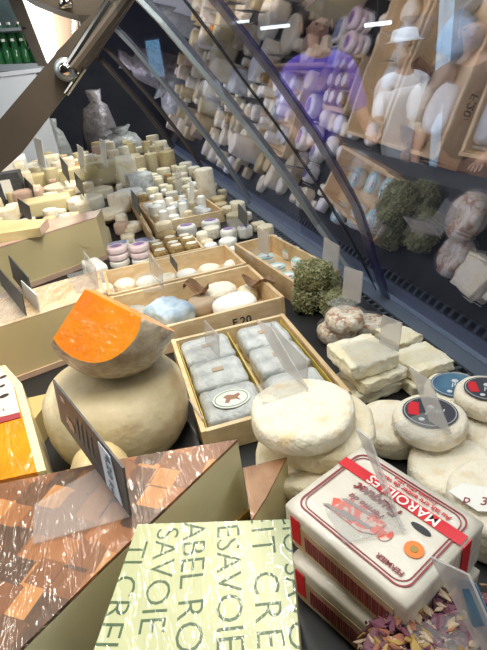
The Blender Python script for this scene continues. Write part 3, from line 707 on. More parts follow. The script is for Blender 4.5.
# white ovals in the crate behind
for k, (px, py, r) in enumerate(((124, 282, .027), (146, 279, .026), (166, 276, .024), (186, 272, .026), (209, 267, .029), (232, 262, .022))):
    cheese('', 'small_oval_cheese', wheel(r, .032, .012, 28, .0015, 20+k, sx=1.1), at(px, py, .035), .007, 'white' if k % 2 else 'bloomy',
           'white oval cheese, %s in the row behind the marked crate' % ('leftmost', 'second from left', 'third from left', 'fourth from left', 'largest, second from right', 'rightmost')[k])
price_tag((150, 272), (163, 289), .06, .05, 'clear price tag leaning above the blue cloth', style='clear')
price_tag((170, 262), (177, 272), .06, .022, 'small black-and-white price tag on the rim before the brown-coated slices', style='slate', base=False)
# crate of turquoise labelled cheeses
cw = [P(224, 245, .06), P(281, 233, .06), P(337, 272, .06), P(291, 292, .06)]
crate(.385, 1.150, .125, .36, .058, .13, 'pale wooden crate of turquoise-labelled flat cheeses near the glass')
pos = ((265, 254), (291, 247), (276, 264), (300, 257), (287, 273), (311, 266))
nm = ('far left', 'far right', 'middle left', 'middle right', 'near left', 'near right')
for k, (px, py) in enumerate(pos):
    x, y = at(px, py, .04)
    e = empty('turquoise_cheese', (x, y, .007), 'flat round cheese with turquoise and white wrapper, %s in the crate near the glass' % nm[k], 'cheese')
    link('cheese_body', wheel(.026, .026, .008, 28, .0005, k), M['white'], e, smooth=True, local=True)
    link('wrapper_label', thicken(flat_ellipse((0, 0, .0268), (.024, 0, 0), (0, .024, 0), 28), .001), M['teal'], e, local=True)
    link('centre_label', thicken(flat_ellipse((0, 0, .0280), (.016, 0, 0), (0, .009, 0), 20), .0008), M['label_white'], e, local=True)
    link('red_mark', thicken(flat_ellipse((.004, -.013, .0280), (.004, 0, 0), (0, .003, 0), 10), .0008), M['red'], e, local=True)
price_tag((258, 249), (268, 256), .055, .06, 'frosted price tag standing in the turquoise crate', style='clear')
price_tag((322, 261), (337, 272), .066, .060, 'tall frosted price tag behind the herb cheeses', style='clear')
# herb cheeses
for k, (px, py, z, r, lb) in enumerate(((311, 298, 0, .036, 'lower left'), (338, 303, 0, .034, 'lower right'), (327, 285, .0, .034, 'back'), (315, 275, .05, .042, 'topmost'))):
    x, y = at(px, py, z+.025)
    o = cheese('', 'herb_cheese', wheel(r, .048, .014, 40, .005, 30+k, 50), (x-.004, y), z, 'herb', 'green herb-coated round cheese, %s of the herb pile' % lb)
    rn = random.Random(k); fl = []
    for q_ in range(420):
        a = rn.uniform(0, 6.283); t = rn.random()
        if t < .55: p = Vector((r*1.05*math.cos(a), r*1.05*math.sin(a), rn.uniform(.004, .045)))
        else: rr_ = r*math.sqrt(rn.random()); p = Vector((rr_*math.cos(a), rr_*math.sin(a), .050))
        d = Vector((rn.uniform(-1, 1), rn.uniform(-1, 1), rn.uniform(-.4, 1))).normalized(); u = d.orthogonal().normalized()*.0016
        fl.append(slab([p-d*.004, p+u, p+d*.006, p-u], d.cross(u), .0008))
    tag(link('herb_flakes', join(*fl)[:2], mat('herb_flake%d' % k, (.16, .17, .06), .8, (.42, .42, .24), 80), o, local=True), None, None, kind='stuff')
# seeded cheeses in plastic
for k, (px, py, z, r, lb) in enumerate(((337, 330, 0, .038, 'seed-covered cheese in clear film, left one beside the vent grille'), (368, 325, 0, .036, 'seed-covered cheese in clear film, right one beside the vent grille'), (345, 318, .038, .038, 'seed-covered cheese in clear film, top of the seeded pile'))):
    x, y = at(px, py, z+.02)
    o = cheese('', 'seeded_cheese', wheel(r, .034, .012, 36, .003, 40+k, 40), (x, y), z, 'seed', lb)
    link('film', wheel(r*1.05, .0365, .010, 30, .003, 50+k, 30), M['film'], o, smooth=True, local=True)
price_tag((342, 296), (360, 303), .074, .062, 'tall frosted price tag on top of the seeded cheeses', style='clear')
# cream slabs
for k, (px, py, z, w_, d_, h, rz, lb) in enumerate((
    (366, 380, 0, .092, .075, .022, .10, 'rough cream slab at the bottom front of the slab pile'),
    (372, 368, .0235, .085, .075, .022, .16, 'second layer rough cream slab at the front of the slab pile'),
    (361, 352, .047, .085, .085, .026, .06, 'uppermost rough cream slab holding the price tag'),
    (418, 372, 0, .080, .070, .022, .14, 'lower rough cream slab beside the vent grille'),
    (421, 358, .0235, .078, .072, .022, .08, 'upper rough cream slab beside the vent grille'),
    (398, 336, .0, .055, .07, .040, .14, 'pale cream slab behind the tag on the slab pile'))):
    x, y = at(px, py, z+h*.8)
    cheese('', 'cream_slab', rbox(w_, d_, h, .003, 14, .0036, 60+k, 60), (x, y), z+.0005, 'cream_y', lb, rz=rz)
price_tag((379, 343), (398, 352), .077, .050, 'frosted price tag on the upper cream slab', style='clear', base=[(340, 345), (375, 338), (398, 352), (362, 372)])
# round cheeses with dark oval labels
def labelled(px, py, z, r, h, m, lab, lb, red=True, seed=0, word=None, off=(0, 0), rot=0, lr=.72, sh='bloomy'):
    x, y = at(px, py, z+h)
    e = empty('round_cheese', (x, y, z), lb, 'cheese', rz=rot)
    link('cheese_body', wheel(r, h, .010, 44, .0018, seed, 26), M[sh], e, smooth=True, local=True)
    if lab:
        zz = h+.0020; R_ = r*lr
        link('label', thicken(flat_ellipse((off[0], off[1], zz), (R_, 0, 0), (0, R_*.92, 0), 32), .0012), M[lab], e, local=True)
        zz += .0013; o1 = flat_ellipse((off[0], off[1], zz), (R_*.95, 0, 0), (0, R_*.87, 0), 32)[0]; i1 = flat_ellipse((off[0], off[1], zz), (R_*.91, 0, 0), (0, R_*.83, 0), 32)[0]
        link('label_ring', thicken(flat_ring(o1, i1), .0003), mat('ring_grey', (.4, .42, .44), .5), e, local=True)
        if red:
            pts_ = [(-.78, -.25), (-.42, -.28), (-.36, .5), (-.66, .55), (-.8, .2)]
            link('red_patch', thicken(([Vector((off[0]+a*R_, off[1]+b*R_, zz)) for a, b in pts_], [tuple(range(5))]), .0004), M['red'], e, local=True)
        link('white_marks', join(thicken(flat_ellipse((off[0]+.05*R_, off[1]+.25*R_, zz), (R_*.14, 0, 0), (0, R_*.12, 0), 14), .0005),
             thicken(flat_ellipse((off[0]-.35*R_, off[1]-.5*R_, zz), (R_*.11, 0, 0), (0, R_*.10, 0), 14), .0005),
             *[thicken(([Vector((off[0]+(-.2+q*.13)*R_, off[1]+(-.2+.1*(q % 3))*R_, zz)), Vector((off[0]+(-.15+q*.13)*R_, off[1]+(-.22+.1*(q % 3))*R_, zz)), Vector((off[0]+(-.05+q*.12)*R_, off[1]+(.08+.05*(q % 2))*R_, zz)), Vector((off[0]+(-.09+q*.12)*R_, off[1]+(.1+.05*(q % 2))*R_, zz))], [(0, 1, 2, 3)]), .0005) for q in range(6)])[:2], mat('pale_print', (.62, .66, .68), .5), e, local=True)
    return e
labelled(392, 418, 0, .050, .038, 'bloomy', None, 'plain cream round cheese half hidden left of the charcoal-labelled one', seed=71)
labelled(454, 462, 0, .055, .036, 'bloomy', None, 'plain cream round cheese under the charcoal-labelled one', seed=72)
labelled(430, 414, .040, .049, .026, 'bloomy', 'charcoal', 'round cream cheese with charcoal and red oval label, front of the labelled group', seed=73, rot=-.5, off=(0, .002))
labelled(455, 386, .012, .044, .030, 'bloomy', 'navy', 'round cream cheese with navy oval label near the glass', seed=74, rot=-.4, red=False, lr=.8)
labelled(487, 390, .040, .042, .028, 'bloomy', 'charcoal', 'round cream cheese with charcoal and red label at the right edge', seed=75, rot=-.4)
labelled(492, 428, 0, .040, .036, 'bloomy', None, 'plain cream round cheese under the one at the right edge', seed=76)
e = labelled(505, 494, .0, .060, .055, 'bloomy', None, 'cream cheese with white card, right edge behind the red-banded box', seed=77)
lean_tag([(430, 421), (452, 434)], [(409, 366), (431, 380)], .0705, .118, 'frosted price tag standing on the charcoal-labelled cheese', style='clear', base=[(391, 425), (428, 412), (452, 434), (407, 441)])
wcp = [P(x, y, .062) for x, y in ((448, 492), (462, 484), (500, 490), (500, 512), (478, 512))]
e = empty('price_card', (wcp[2].x, wcp[2].y, .060), 'flat white price card with handwriting at the right edge', 'price card')
link('card', slab(wcp, (0, 0, 1), .0012), M['label_white'], e)
hd = (P(500, 500, .064)-P(455, 494, .064)).normalized()
link('handwriting', join(thicken(text('p  35', .016, P(462, 502, .0636), hd, Vector((0, 0, 1)).cross(hd), lift=0, shear=.3), .0003))[:2], M['maroon'], e)
# ---------------------------------------------------------------- large pale wedges, left side
z = .138
b0, b1 = P(-60, 322, 0), P(107, 259, 0); f0, f1 = Vector((b0.x, b0.y, z)), Vector((b1.x, b1.y, z))
dirf = (f1-f0).normalized(); back = Vector((-dirf.y, dirf.x, 0))
pts = [f0, f1, f1+Vector((.02, .10, 0)), f1+back*.16-dirf*.12, f0+back*.10]
o = empty('cheese_wedge', ((f0.x+f1.x)/2, f1.y+.03, 0), 'very large beige cut wedge with pinkish crust, left side behind the slate tags', 'cheese')
pr = prism(pts, 0); link('body', (pr[0], pr[1]), M['comte'], o)
link('top_crust', slab([p+Vector((0, 0, .0003)) for p in pts], (0, 0, 1), .004), M['crust_pink'], o)
fr = -back
link('lower_crust', slab([Vector((f0.x, f0.y, .0)), Vector((f1.x, f1.y, .0)), Vector((f1.x, f1.y, .016)), Vector((f0.x, f0.y, .016))], fr, .003), M['crust_pink'], o)
link('crack', slab([Vector((f0+dirf*((f1-f0).length*t)+fr*.0004)).to_2d().to_3d()+Vector((0, 0, zz)) for t, zz in ((.83, .085), (.87, .062), (.91, .055), (.88, .058))], fr, .0006), M['crust'], o)
a, b_, c_, d_ = P(-30, 238, z+.03), P(38, 228, z+.03), P(46, 219, z+.03), P(-20, 221, z+.03)
o = empty('cheese_piece', (a.x*.5+b_.x*.5, b_.y, z+.005), 'flat yellow cheese piece with tan rind lying on the very large beige wedge', 'cheese')
pr = prism([a, b_, c_, d_], z+.0046); link('body', (pr[0], pr[1]), mat('yellow_slice', (.80, .66, .34), .5, (.72, .54, .25), 14, coat=.3), o)
link('rind', slab([b_, c_, Vector((c_.x, c_.y, z+.005)), Vector((b_.x, b_.y, z+.005))], (1, .2, 0), .004), M['crust_pink'], o)
# second wedge, with crumpled film on top
z = .12
f0, f1 = P(-50, 345, z), P(80, 303, z)
dirf = (f1-f0).normalized(); back = Vector((-dirf.y, dirf.x, 0))
r1 = P(108, 282, z)
pts = [f0, f1, P(106, 294, z), P(99, 272, z), P(55, 284, z), P(-50, 315, z)]
o = empty('cheese_wedge', ((f0.x+f1.x)/2, f1.y, 0), 'large pale wedge with film-crumpled tan top, behind the orange-faced wedge', 'cheese')
pr = prism(pts, 0); link('body', (pr[0], pr[1]), M['comte'], o)
link('top_rind', slab([p+Vector((0, 0, .0003)) for p in pts], (0, 0, 1), .004), mat('film_tan_top', (.55, .36, .20), .45, (.70, .56, .38), 18, coat=1, cbump=1, cscale=30, crough=.06, bump=.3), o)
link('lower_crust', slab([Vector((f0.x, f0.y, 0)), Vector((f1.x, f1.y, 0)), Vector((f1.x, f1.y, .012)), Vector((f0.x, f0.y, .012))], -back, .003), M['crust_pink'], o)
# tray block with orange cheese and printed label, left edge
z = .10
kp = [P(-70, 370, z), P(0, 366, z), P(19, 385, z), P(42, 470, z), P(-70, 495, z)]
kp[1] = P(2, 366, z)
o = empty('labelled_cheese', (kp[2].x-.03, kp[2].y-.1, 0), 'film-wrapped orange cheese with pinkish printed label at the left edge', 'cheese')
pr = prism([P(-70, 370, z), P(0, 366, z), P(15, 388, z), P(37, 472, z), P(-70, 495, z)], 0); link('body', (pr[0], pr[1]), M['orange_y'], o)
pr = prism([P(0, 366, z), P(5, 365, z), P(22, 384, z), P(46, 470, z), P(37, 472, z), P(15, 388, z)], 0)
link('pale_side_wall', (pr[0], pr[1]), mat('pale_card_side', (.70, .60, .36), .5, coat=.5), o)
lp = [P(-70, 371, z), P(0, 367, z), P(14, 387, z), P(20, 413, z), P(-70, 436, z)]
link('printed_label', slab([p+Vector((0, 0, .0003)) for p in lp], (0, 0, 1), .0015), mat('pinkish_paper', (.70, .58, .50), .5, coat=.6, cbump=.5), o)
link('label_edge', slab([p+Vector((0, 0, .0003)) for p in (P(20, 413, z), P(21, 418, z), P(-70, 443, z), P(-70, 436, z))], (0, 0, 1), .0015), M['maroon'], o)
bl = []
for (px, py, s) in ((3, 377, 1), (2, 386, .8), (4, 396, 1.2), (-4, 390, 1)):
    c = P(px, py, z+.002); bl.append(thicken(flat_ellipse(c, (.006*s, .002, 0), (-.001, .0045*s, 0), 9), .0004))
hd = (P(14, 404, z)-P(-8, 410, z)).normalized()
for b_ in bl: link('ink_mark', b_, M['blackprint'], o)
link('label_lettering', thicken(text('L', .010, P(2, 411, z+.002), hd, Vector((0, 0, 1)).cross(hd), lift=0), .0003), M['blackprint'], o)
# darker wedge showing between tray and tan wheel
kp = [P(26, 396, .06), P(56, 383, .06), P(58, 372, .06), P(24, 385, .06)]
pr = prism([P(30, 425, .05), P(50, 398, .05), P(54, 392, .05), P(28, 398, .05)], 0)
o = link('cheese_wedge', (pr[0], pr[1]), mat('ochre_cut', (.46, .36, .15), .5)); tag(o, 'narrow ochre wedge between the labelled orange cheese and the big tan wheel', 'cheese')
# slate tags near the second wedge
price_tag((1, 285), (26, 316), .125, .045, 'left dark slate tag with clear foot on the film-topped wedge', style='slate')
price_tag((13, 278), (33, 303), .126, .055, 'right dark slate tag on the film-topped wedge', style='slate', base=False)
price_tag((24, 296), (40, 312), .126, .035, 'small grey-white card beside the slate tags', style='white', base=False)
price_tag((86, 270), (98, 288), .126, .045, 'small clear tag in front of the very large beige wedge', style='clear')
x = P(98, 265, .12)
# ---------------------------------------------------------------- middle and far rows
def disc(px, py, z, r, h, m, label, group=None, name='round_cheese', seed=0, sx=1, amp=.0012):
    return cheese('', name, wheel(r, h, min(.009, h*.35), 24, amp, seed, 30, sx=sx), at(px, py, z+h*.5), z, m, label, group=group)
def blockc(px, py, z, w_, d_, h, m, label, rz=0, group=None, name='cheese_block', amp=.001, seed=0):
    return cheese('', name, rbox(w_, d_, h, min(.006, h*.3), 4, amp, seed, 30), at(px, py, z+h*.5), z, m, label, group=group, rz=rz)
# pink wrapped stacks and blue-labelled ones behind
for s, (px, py, side) in enumerate(((120, 262, 'left'), (142, 260, 'right'))):
    for k in range(3):
        x, y = at(px, py, .012)
        e = empty('pink_wrapped_cheese', (x, y, .022*k), 'small pink-wrapped round cheese, %s of the %s pink stack' % (('bottom', 'middle', 'top')[k], side), 'cheese')
        link('wrapped_disc', wheel(.031, .021, .006, 24, .001, s*3+k), M['pink'] if k else M['white'], e, smooth=True, local=True)
        if k == 2: link('label', thicken(flat_ellipse((0, 0, .0218), (.018, 0, 0), (0, .014, 0), 18), .0006), M['purple'], e, local=True)
for k, (px, py, lb) in enumerate(((118, 243, 'left'), (144, 240, 'right'))):
    x, y = at(px, py, .03)
    e = empty('blue_label_cheese', (x, y, 0), 'flat cheese with blue label, %s one behind the pink stacks' % lb, 'cheese')
    link('cheese_body', rbox(.075, .06, .03, .006, 4, .001, k), M['white'], e, smooth=True, local=True)
    link('label', box(-.030, .030, -.022, .022, .0308, .0318), M['bluepaper'], e, local=True)
# brown coated slices
x, y = .142, 1.50
tr_ = crate(x, y, .165, .165, .030, .05, 'wooden tray of brown-coated pale oval slices in the middle rows')
for k in range(9):
    lx, ly = -.050+.050*(k % 3), -.050+.050*(k//3); c5, s5 = math.cos(.05), math.sin(.05)
    o = cheese('', 'coated_cheese', wheel(.0225, .036+.004*(k % 2), .008, 22, .0015, k, 40), (x+lx*c5-ly*s5, y+lx*s5+ly*c5), .0065, 'honey', 'brown-coated cheese with pale face in the wooden tray of the middle rows', group='brown-coated cheeses in the tray')
    zz = .037+.004*(k % 2); link('pale_face', thicken(flat_ellipse((0, 0, zz), (.017, 0, 0), (0, .014, 0), 16), .0012), M['bloomy'], o, local=True)
# white purple-labelled rounds
nmz = ('leftmost', 'second from left', 'third from left', 'rightmost')
for k, (px, py, r) in enumerate(((187, 231, .035), (211, 226, .034), (229, 235, .028), (245, 232, .026))):
    x, y = at(px, py, .02)
    e = empty('purple_label_cheese', (x, y, 0), 'white round cheese with purple label, %s of the purple-labelled row' % nmz[k], 'cheese')
    link('cheese_body', wheel(r, .042, .010, 32, .0008, k), M['white'], e, smooth=True, local=True)
    link('label', thicken(flat_ellipse((0, 0, .0432), (r*.62, 0, 0), (0, r*.5, 0), 24), .0008), M['purple'], e, local=True)
disc(203, 239, 0, .022, .05, 'bloomy', 'beige cylinder cheese in front of the purple-labelled row', name='cylinder_cheese')
disc(207, 244, 0, .022, .03, 'cream', 'low beige cheese at the foot of the beige cylinder')
disc(228, 243, 0, .030, .03, 'white', 'plain white round cheese between the purple-labelled row and the turquoise crate')
# wooden dividers running away from us
def board(p1, p2, h, t, label):
    a = P(*p1, h); b = P(*p2, h); d = (b-a).normalized(); n_ = Vector((-d.y, d.x, 0))
    o = link('wooden_divider', slab([Vector((a.x, a.y, 0)), Vector((b.x, b.y, 0)), b, a], n_, t), M['wood']); return tag(o, label, 'divider')
board((152, 232), (131, 196), .055, .010, 'long wooden divider between the left and middle rows')
# pieces left of the divider
specs = [
 ('round_cheese', 64, 189, 0, .11, .055, 'cream', 'wide white-topped wheel behind the very large beige wedge'),
 ('round_cheese', 86, 203, 0, .085, .06, 'cream_y', 'second white-topped wheel, right of the wide one'),
 ('round_cheese', 108, 216, 0, .072, .032, 'wheelrind', 'two-tone tan wheel, lower of the pair beyond the big beige wedge'),
 ('round_cheese', 108, 214, .033, .068, .030, 'cream', 'paler wheel on the two-tone tan wheel'),
 ('round_cheese', 133, 227, 0, .036, .035, 'bloomy', 'small beige round cheese beside the long wooden divider'),
 ('round_cheese', 122, 228, 0, .030, .045, 'crust_pink', 'small reddish cheese left of the long wooden divider'),
]
for k, (nm_, px, py, z, r, h, m, lb) in enumerate(specs): disc(px, py, z, r, h, m, lb, name=nm_, seed=80+k)
blockc(54, 178, 0, .46, .10, .09, 'comte', 'long yellow cheese block behind the white-topped wheels', rz=.05)
blockc(48, 205, 0, .22, .14, .075, 'comte', 'beige block directly behind the very large beige wedge', rz=.1)
blockc(30, 198, 0, .14, .10, .09, 'crust_pink', 'pinkish tan block behind the very large beige wedge', rz=-.1)
blockc(50, 163, 0, .15, .16, .11, 'cream_y', 'pale yellow chunk at the far left end')
blockc(6, 168, 0, .30, .26, .14, 'label_white', 'white foam box at the far left end', name='foam_box', rz=.1)
blockc(119, 203, .0, .07, .07, .09, 'bloomy', 'beige chunk with slanted face in the far left row', rz=.7)
blockc(104, 173, 0, .22, .12, .13, 'beigecut', 'pale yellow block near the far end, widest of its row')
blockc(127, 172, 0, .11, .10, .17, 'cream_y', 'tall pale yellow cube standing near the far end')
blockc(140, 184, 0, .12, .10, .11, 'greywrap', 'greyish square cheese right of the tall yellow cube', rz=.2)
disc(130, 196, 0, .065, .06, 'white', 'white ring-topped round cheese before the greyish square one')
disc(100, 193, 0, .07, .05, 'cream', 'cream round cheese left of the ring-topped one')
disc(94, 186, 0, .055, .06, 'wheelrind', 'tan round cheese near the far end')
blockc(82, 170, 0, .08, .08, .08, 'orange_y', 'golden orange piece near the far end')
e = empty('slotted_box', (at(8, 200)[0], at(8, 200)[1], 0), 'dark box with white stripe at the left edge', 'box')
x, y = at(8, 205, 0)
link('box_body', box(x-.16, x+.10, y, y+.12, 0, .16), M['slate'], e); link('white_stripe', box(x+.0, x+.05, y-.003, y-.0005, .03, .13), M['label_white'], e)
# slate tags among far-left pieces
for k, (bl_, br_, z, h, lb) in enumerate((((26, 190), (35, 200), .05, .07, 'slate tag beside the pinkish tan block'), ((20, 213), (32, 222), .08, .06, 'slate tag on the beige block behind the big wedge'),
    ((62, 172), (70, 184), .09, .09, 'tall slate tag on the long yellow block'), ((76, 186), (84, 197), .07, .07, 'slate tag on the second white-topped wheel'), ((132, 205), (140, 216), .08, .06, 'slate tag on the beige slanted chunk'))):
    price_tag(bl_, br_, z, h, lb, style='slate', base=False)
for k, (bl_, br_, z, h, lb) in enumerate((((80, 168), (86, 173), .1, .13, 'white price card at the far end, left one'), ((102, 163), (108, 168), .13, .13, 'white price card at the far end, right one'), ((38, 163), (46, 168), .11, .16, 'long pale price card leaning at the far left end'))):
    price_tag(bl_, br_, z, h, lb, style='white')
# far middle tray: many small cheeses
crate(*at(178, 210, .03), .27, .40, .045, .06, 'wooden tray of assorted small white cheeses in the far middle rows')
rnd = random.Random(11); put = []
def free(x, y, r):
    for a, b, c in put:
        if (a-x)**2+(b-y)**2 < (c+r)**2: return False
    put.append((x, y, r)); return True
cx_, cy_ = at(178, 210, .03)
n_ = 0
named = ((152, 215, 'blk'), (173, 213, 'blk'), (163, 205, 'cyl'))
for i in range(400):
    if n_ >= 34: break
    lx = rnd.uniform(-.098, .098); ly = rnd.uniform(-.165, .165); x = cx_+lx*math.cos(.06)-ly*math.sin(.06); y = cy_+lx*math.sin(.06)+ly*math.cos(.06)
    r = rnd.choice((.018, .022, .026))
    if not free(x, y, r+.001): continue
    h = rnd.choice((.03, .045, .07)); m = rnd.choice(('white', 'white', 'bloomy', 'cream', 'greywrap'))
    o = cheese('', 'small_white_cheese', wheel(r, h, .006, 16, .0008, i), (x, y), .0065, m, 'small white round cheese in the tray of the far middle rows', group='small cheeses in the far middle tray'); n_ += 1
disc(206, 186, 0, .040, .15, 'bloomy', 'tall beige cylinder standing near the far end by the glass', name='tall_cheese')
for k, (bl_, br_, z, h, lb) in enumerate((((238, 218), (246, 228), .05, .05, 'dark slate tag on the far edge of the turquoise crate'), ((190, 199), (194, 204), .05, .08, 'white card before the tall beige cylinder'), ((176, 190), (182, 196), .05, .10, 'clear card leaning left of the tall beige cylinder'))):
    price_tag(bl_, br_, z, h, lb, style=('slate', 'white', 'clear')[k])

blockc(96, 272, 0, .05, .11, .06, 'white', 'white wrapped roll between the very large beige wedge and the pink stacks', rz=.3)
disc(106, 296, 0, .024, .06, 'bloomy', 'small beige round cheese behind the orange-faced wedge')
# fillers go only where nothing stands yet
bpy.context.view_layer.update()
taken = []
for o in list(C.objects):
    if o.type != 'MESH': continue
    r_ = o
    while r_.parent: r_ = r_.parent
    if r_.name.startswith(('display_counter', 'camera')) or r_.get('kind') == 'structure': continue
    q = [o.matrix_world @ Vector(c) for c in o.bound_box]
    if min(v.z for v in q) > .35 or max(v.z for v in q) < -.001: continue
    taken.append((min(v.x for v in q), max(v.x for v in q), min(v.y for v in q), max(v.y for v in q)))
def clash(x, y, r):
    return any(a-r < x < b+r and c-r < y < d+r for a, b, c, d in taken)
def fill(n, x0, x1, y0, y1, rs, hs, ms, name, label, group, seed, test=None):
    rn = random.Random(seed); k = 0
    for i in range(n*60):
        if k >= n: break
        x, y, r, h = rn.uniform(x0, x1), rn.uniform(y0, y1), rn.choice(rs), rn.choice(hs)
        if clash(x, y, r+.0015) or (test and not test(x, y)): continue
        taken.append((x-r, x+r, y-r, y+r)); k += 1; m = rn.choice(ms)
        if rn.random() < .3: cheese('', name, rbox(r*1.35, r*1.35, h, .005, 3, .001, i, 30), (x, y), .0005, m, label, group=group, rz=0)
        else: cheese('', name, wheel(r, h, .007, 18, .001, i, 30), (x, y), .0005, m, label, group=group)
PAL = ('bloomy', 'cream', 'cream', 'cream_y', 'wheelrind', 'greywrap', 'beigecut', 'tommerind', 'crust_pink')
fill(60, .30, .47, 1.45, 3.0, (.028, .034, .040), (.03, .04, .055), ('white', 'bloomy', 'wheelrind', 'cream_y', 'cream', 'tommerind'), 'pale_round_cheese', 'pale small cheese in the far rows along the glass', 'pale cheeses along the glass', 3)
fill(50, .0, .30, 1.45, 3.0, (.024, .030, .036), (.03, .04, .06), ('white', 'bloomy', 'cream_y', 'cream', 'honey'), 'small_cheese', 'small cheese in the gaps of the middle rows', 'small cheeses in the middle rows', 9)
fill(70, -.65, .0, 1.7, 3.1, (.03, .04, .05), (.03, .05, .07), PAL, 'cheese_piece', 'small pale cheese piece in the far left rows', 'small pieces in the far left rows', 4)
fill(120, -.8, .41, 3.0, 4.4, (.04, .05, .065), (.05, .08, .12), PAL, 'far_cheese', 'small pale cheese among the crowded far end of the counter', 'crowded cheeses at the far end', 5)
fill(14, -.10, .46, .93, 1.45, (.018, .022), (.02, .03), ('white', 'bloomy'), 'tiny_cheese', 'very small pale cheese between the crates', 'tiny cheeses between crates', 6)
# ---------------------------------------------------------------- beyond the counter: bags, people
def sack(px, py, y, r, h, m, label):
    c = PY(px, py, y); V, Fc = lathe([(r*.5, 0), (r*.9, h*.08), (r*1.05, h*.3), (r*.95, h*.55), (r*.6, h*.78), (r*.25, h*.88), (r*.4, h)], 32, r*.16, px, 6)
    o = link('plastic_bag', ([v for v in V], Fc), M[m], smooth=True); o.location = (c.x, c.y, c.z); return tag(o, label, 'bag')
sb = P(110, 172, 0)
bench = empty('side_table', (.5, 5.3, FZ), 'dark table beyond the far end of the counter carrying bags', 'table')
tz = PY(110, 168, 5.2).z
link('top', box(-.8, .75, 4.8, 5.7, tz-.04, tz), M['cab'], bench)
for sx_ in (-.75, .70):
    for sy_ in (4.85, 5.65): link('leg', box(sx_-.03, sx_+.03, sy_-.03, sy_+.03, FZ, tz-.04), M['cab'], bench)
def sack2(px, ytop, ybot, y, wpx, m, label, base):
    a = PY(px, ybot, y); b = PY(px, ytop, y); h = b.z-base; r = abs(PY(px+wpx/2, ybot, y).x-a.x)
    V, Fc = lathe([(r*.5, 0), (r*.95, h*.08), (r*1.05, h*.3), (r*.95, h*.55), (r*.65, h*.78), (r*.3, h*.86), (r*.45, h)], 32, r*.22, px, 4)
    o = link('plastic_bag', (V, Fc), M[m], smooth=True); o.location = (a.x, a.y, base); return tag(o, label, 'bag')
sack2(103, 88, 140, 5.45, 36, 'bag', 'grey plastic bag with gathered top, left one beyond the far end', tz)
sack2(130, 124, 172, 4.95, 44, 'bag2', 'pale striped plastic bag, right one beyond the far end', tz)
sack2(62, 118, 160, 4.95, 26, 'bag2', 'crumpled clear bag by the lifting arm beyond the far end', tz)

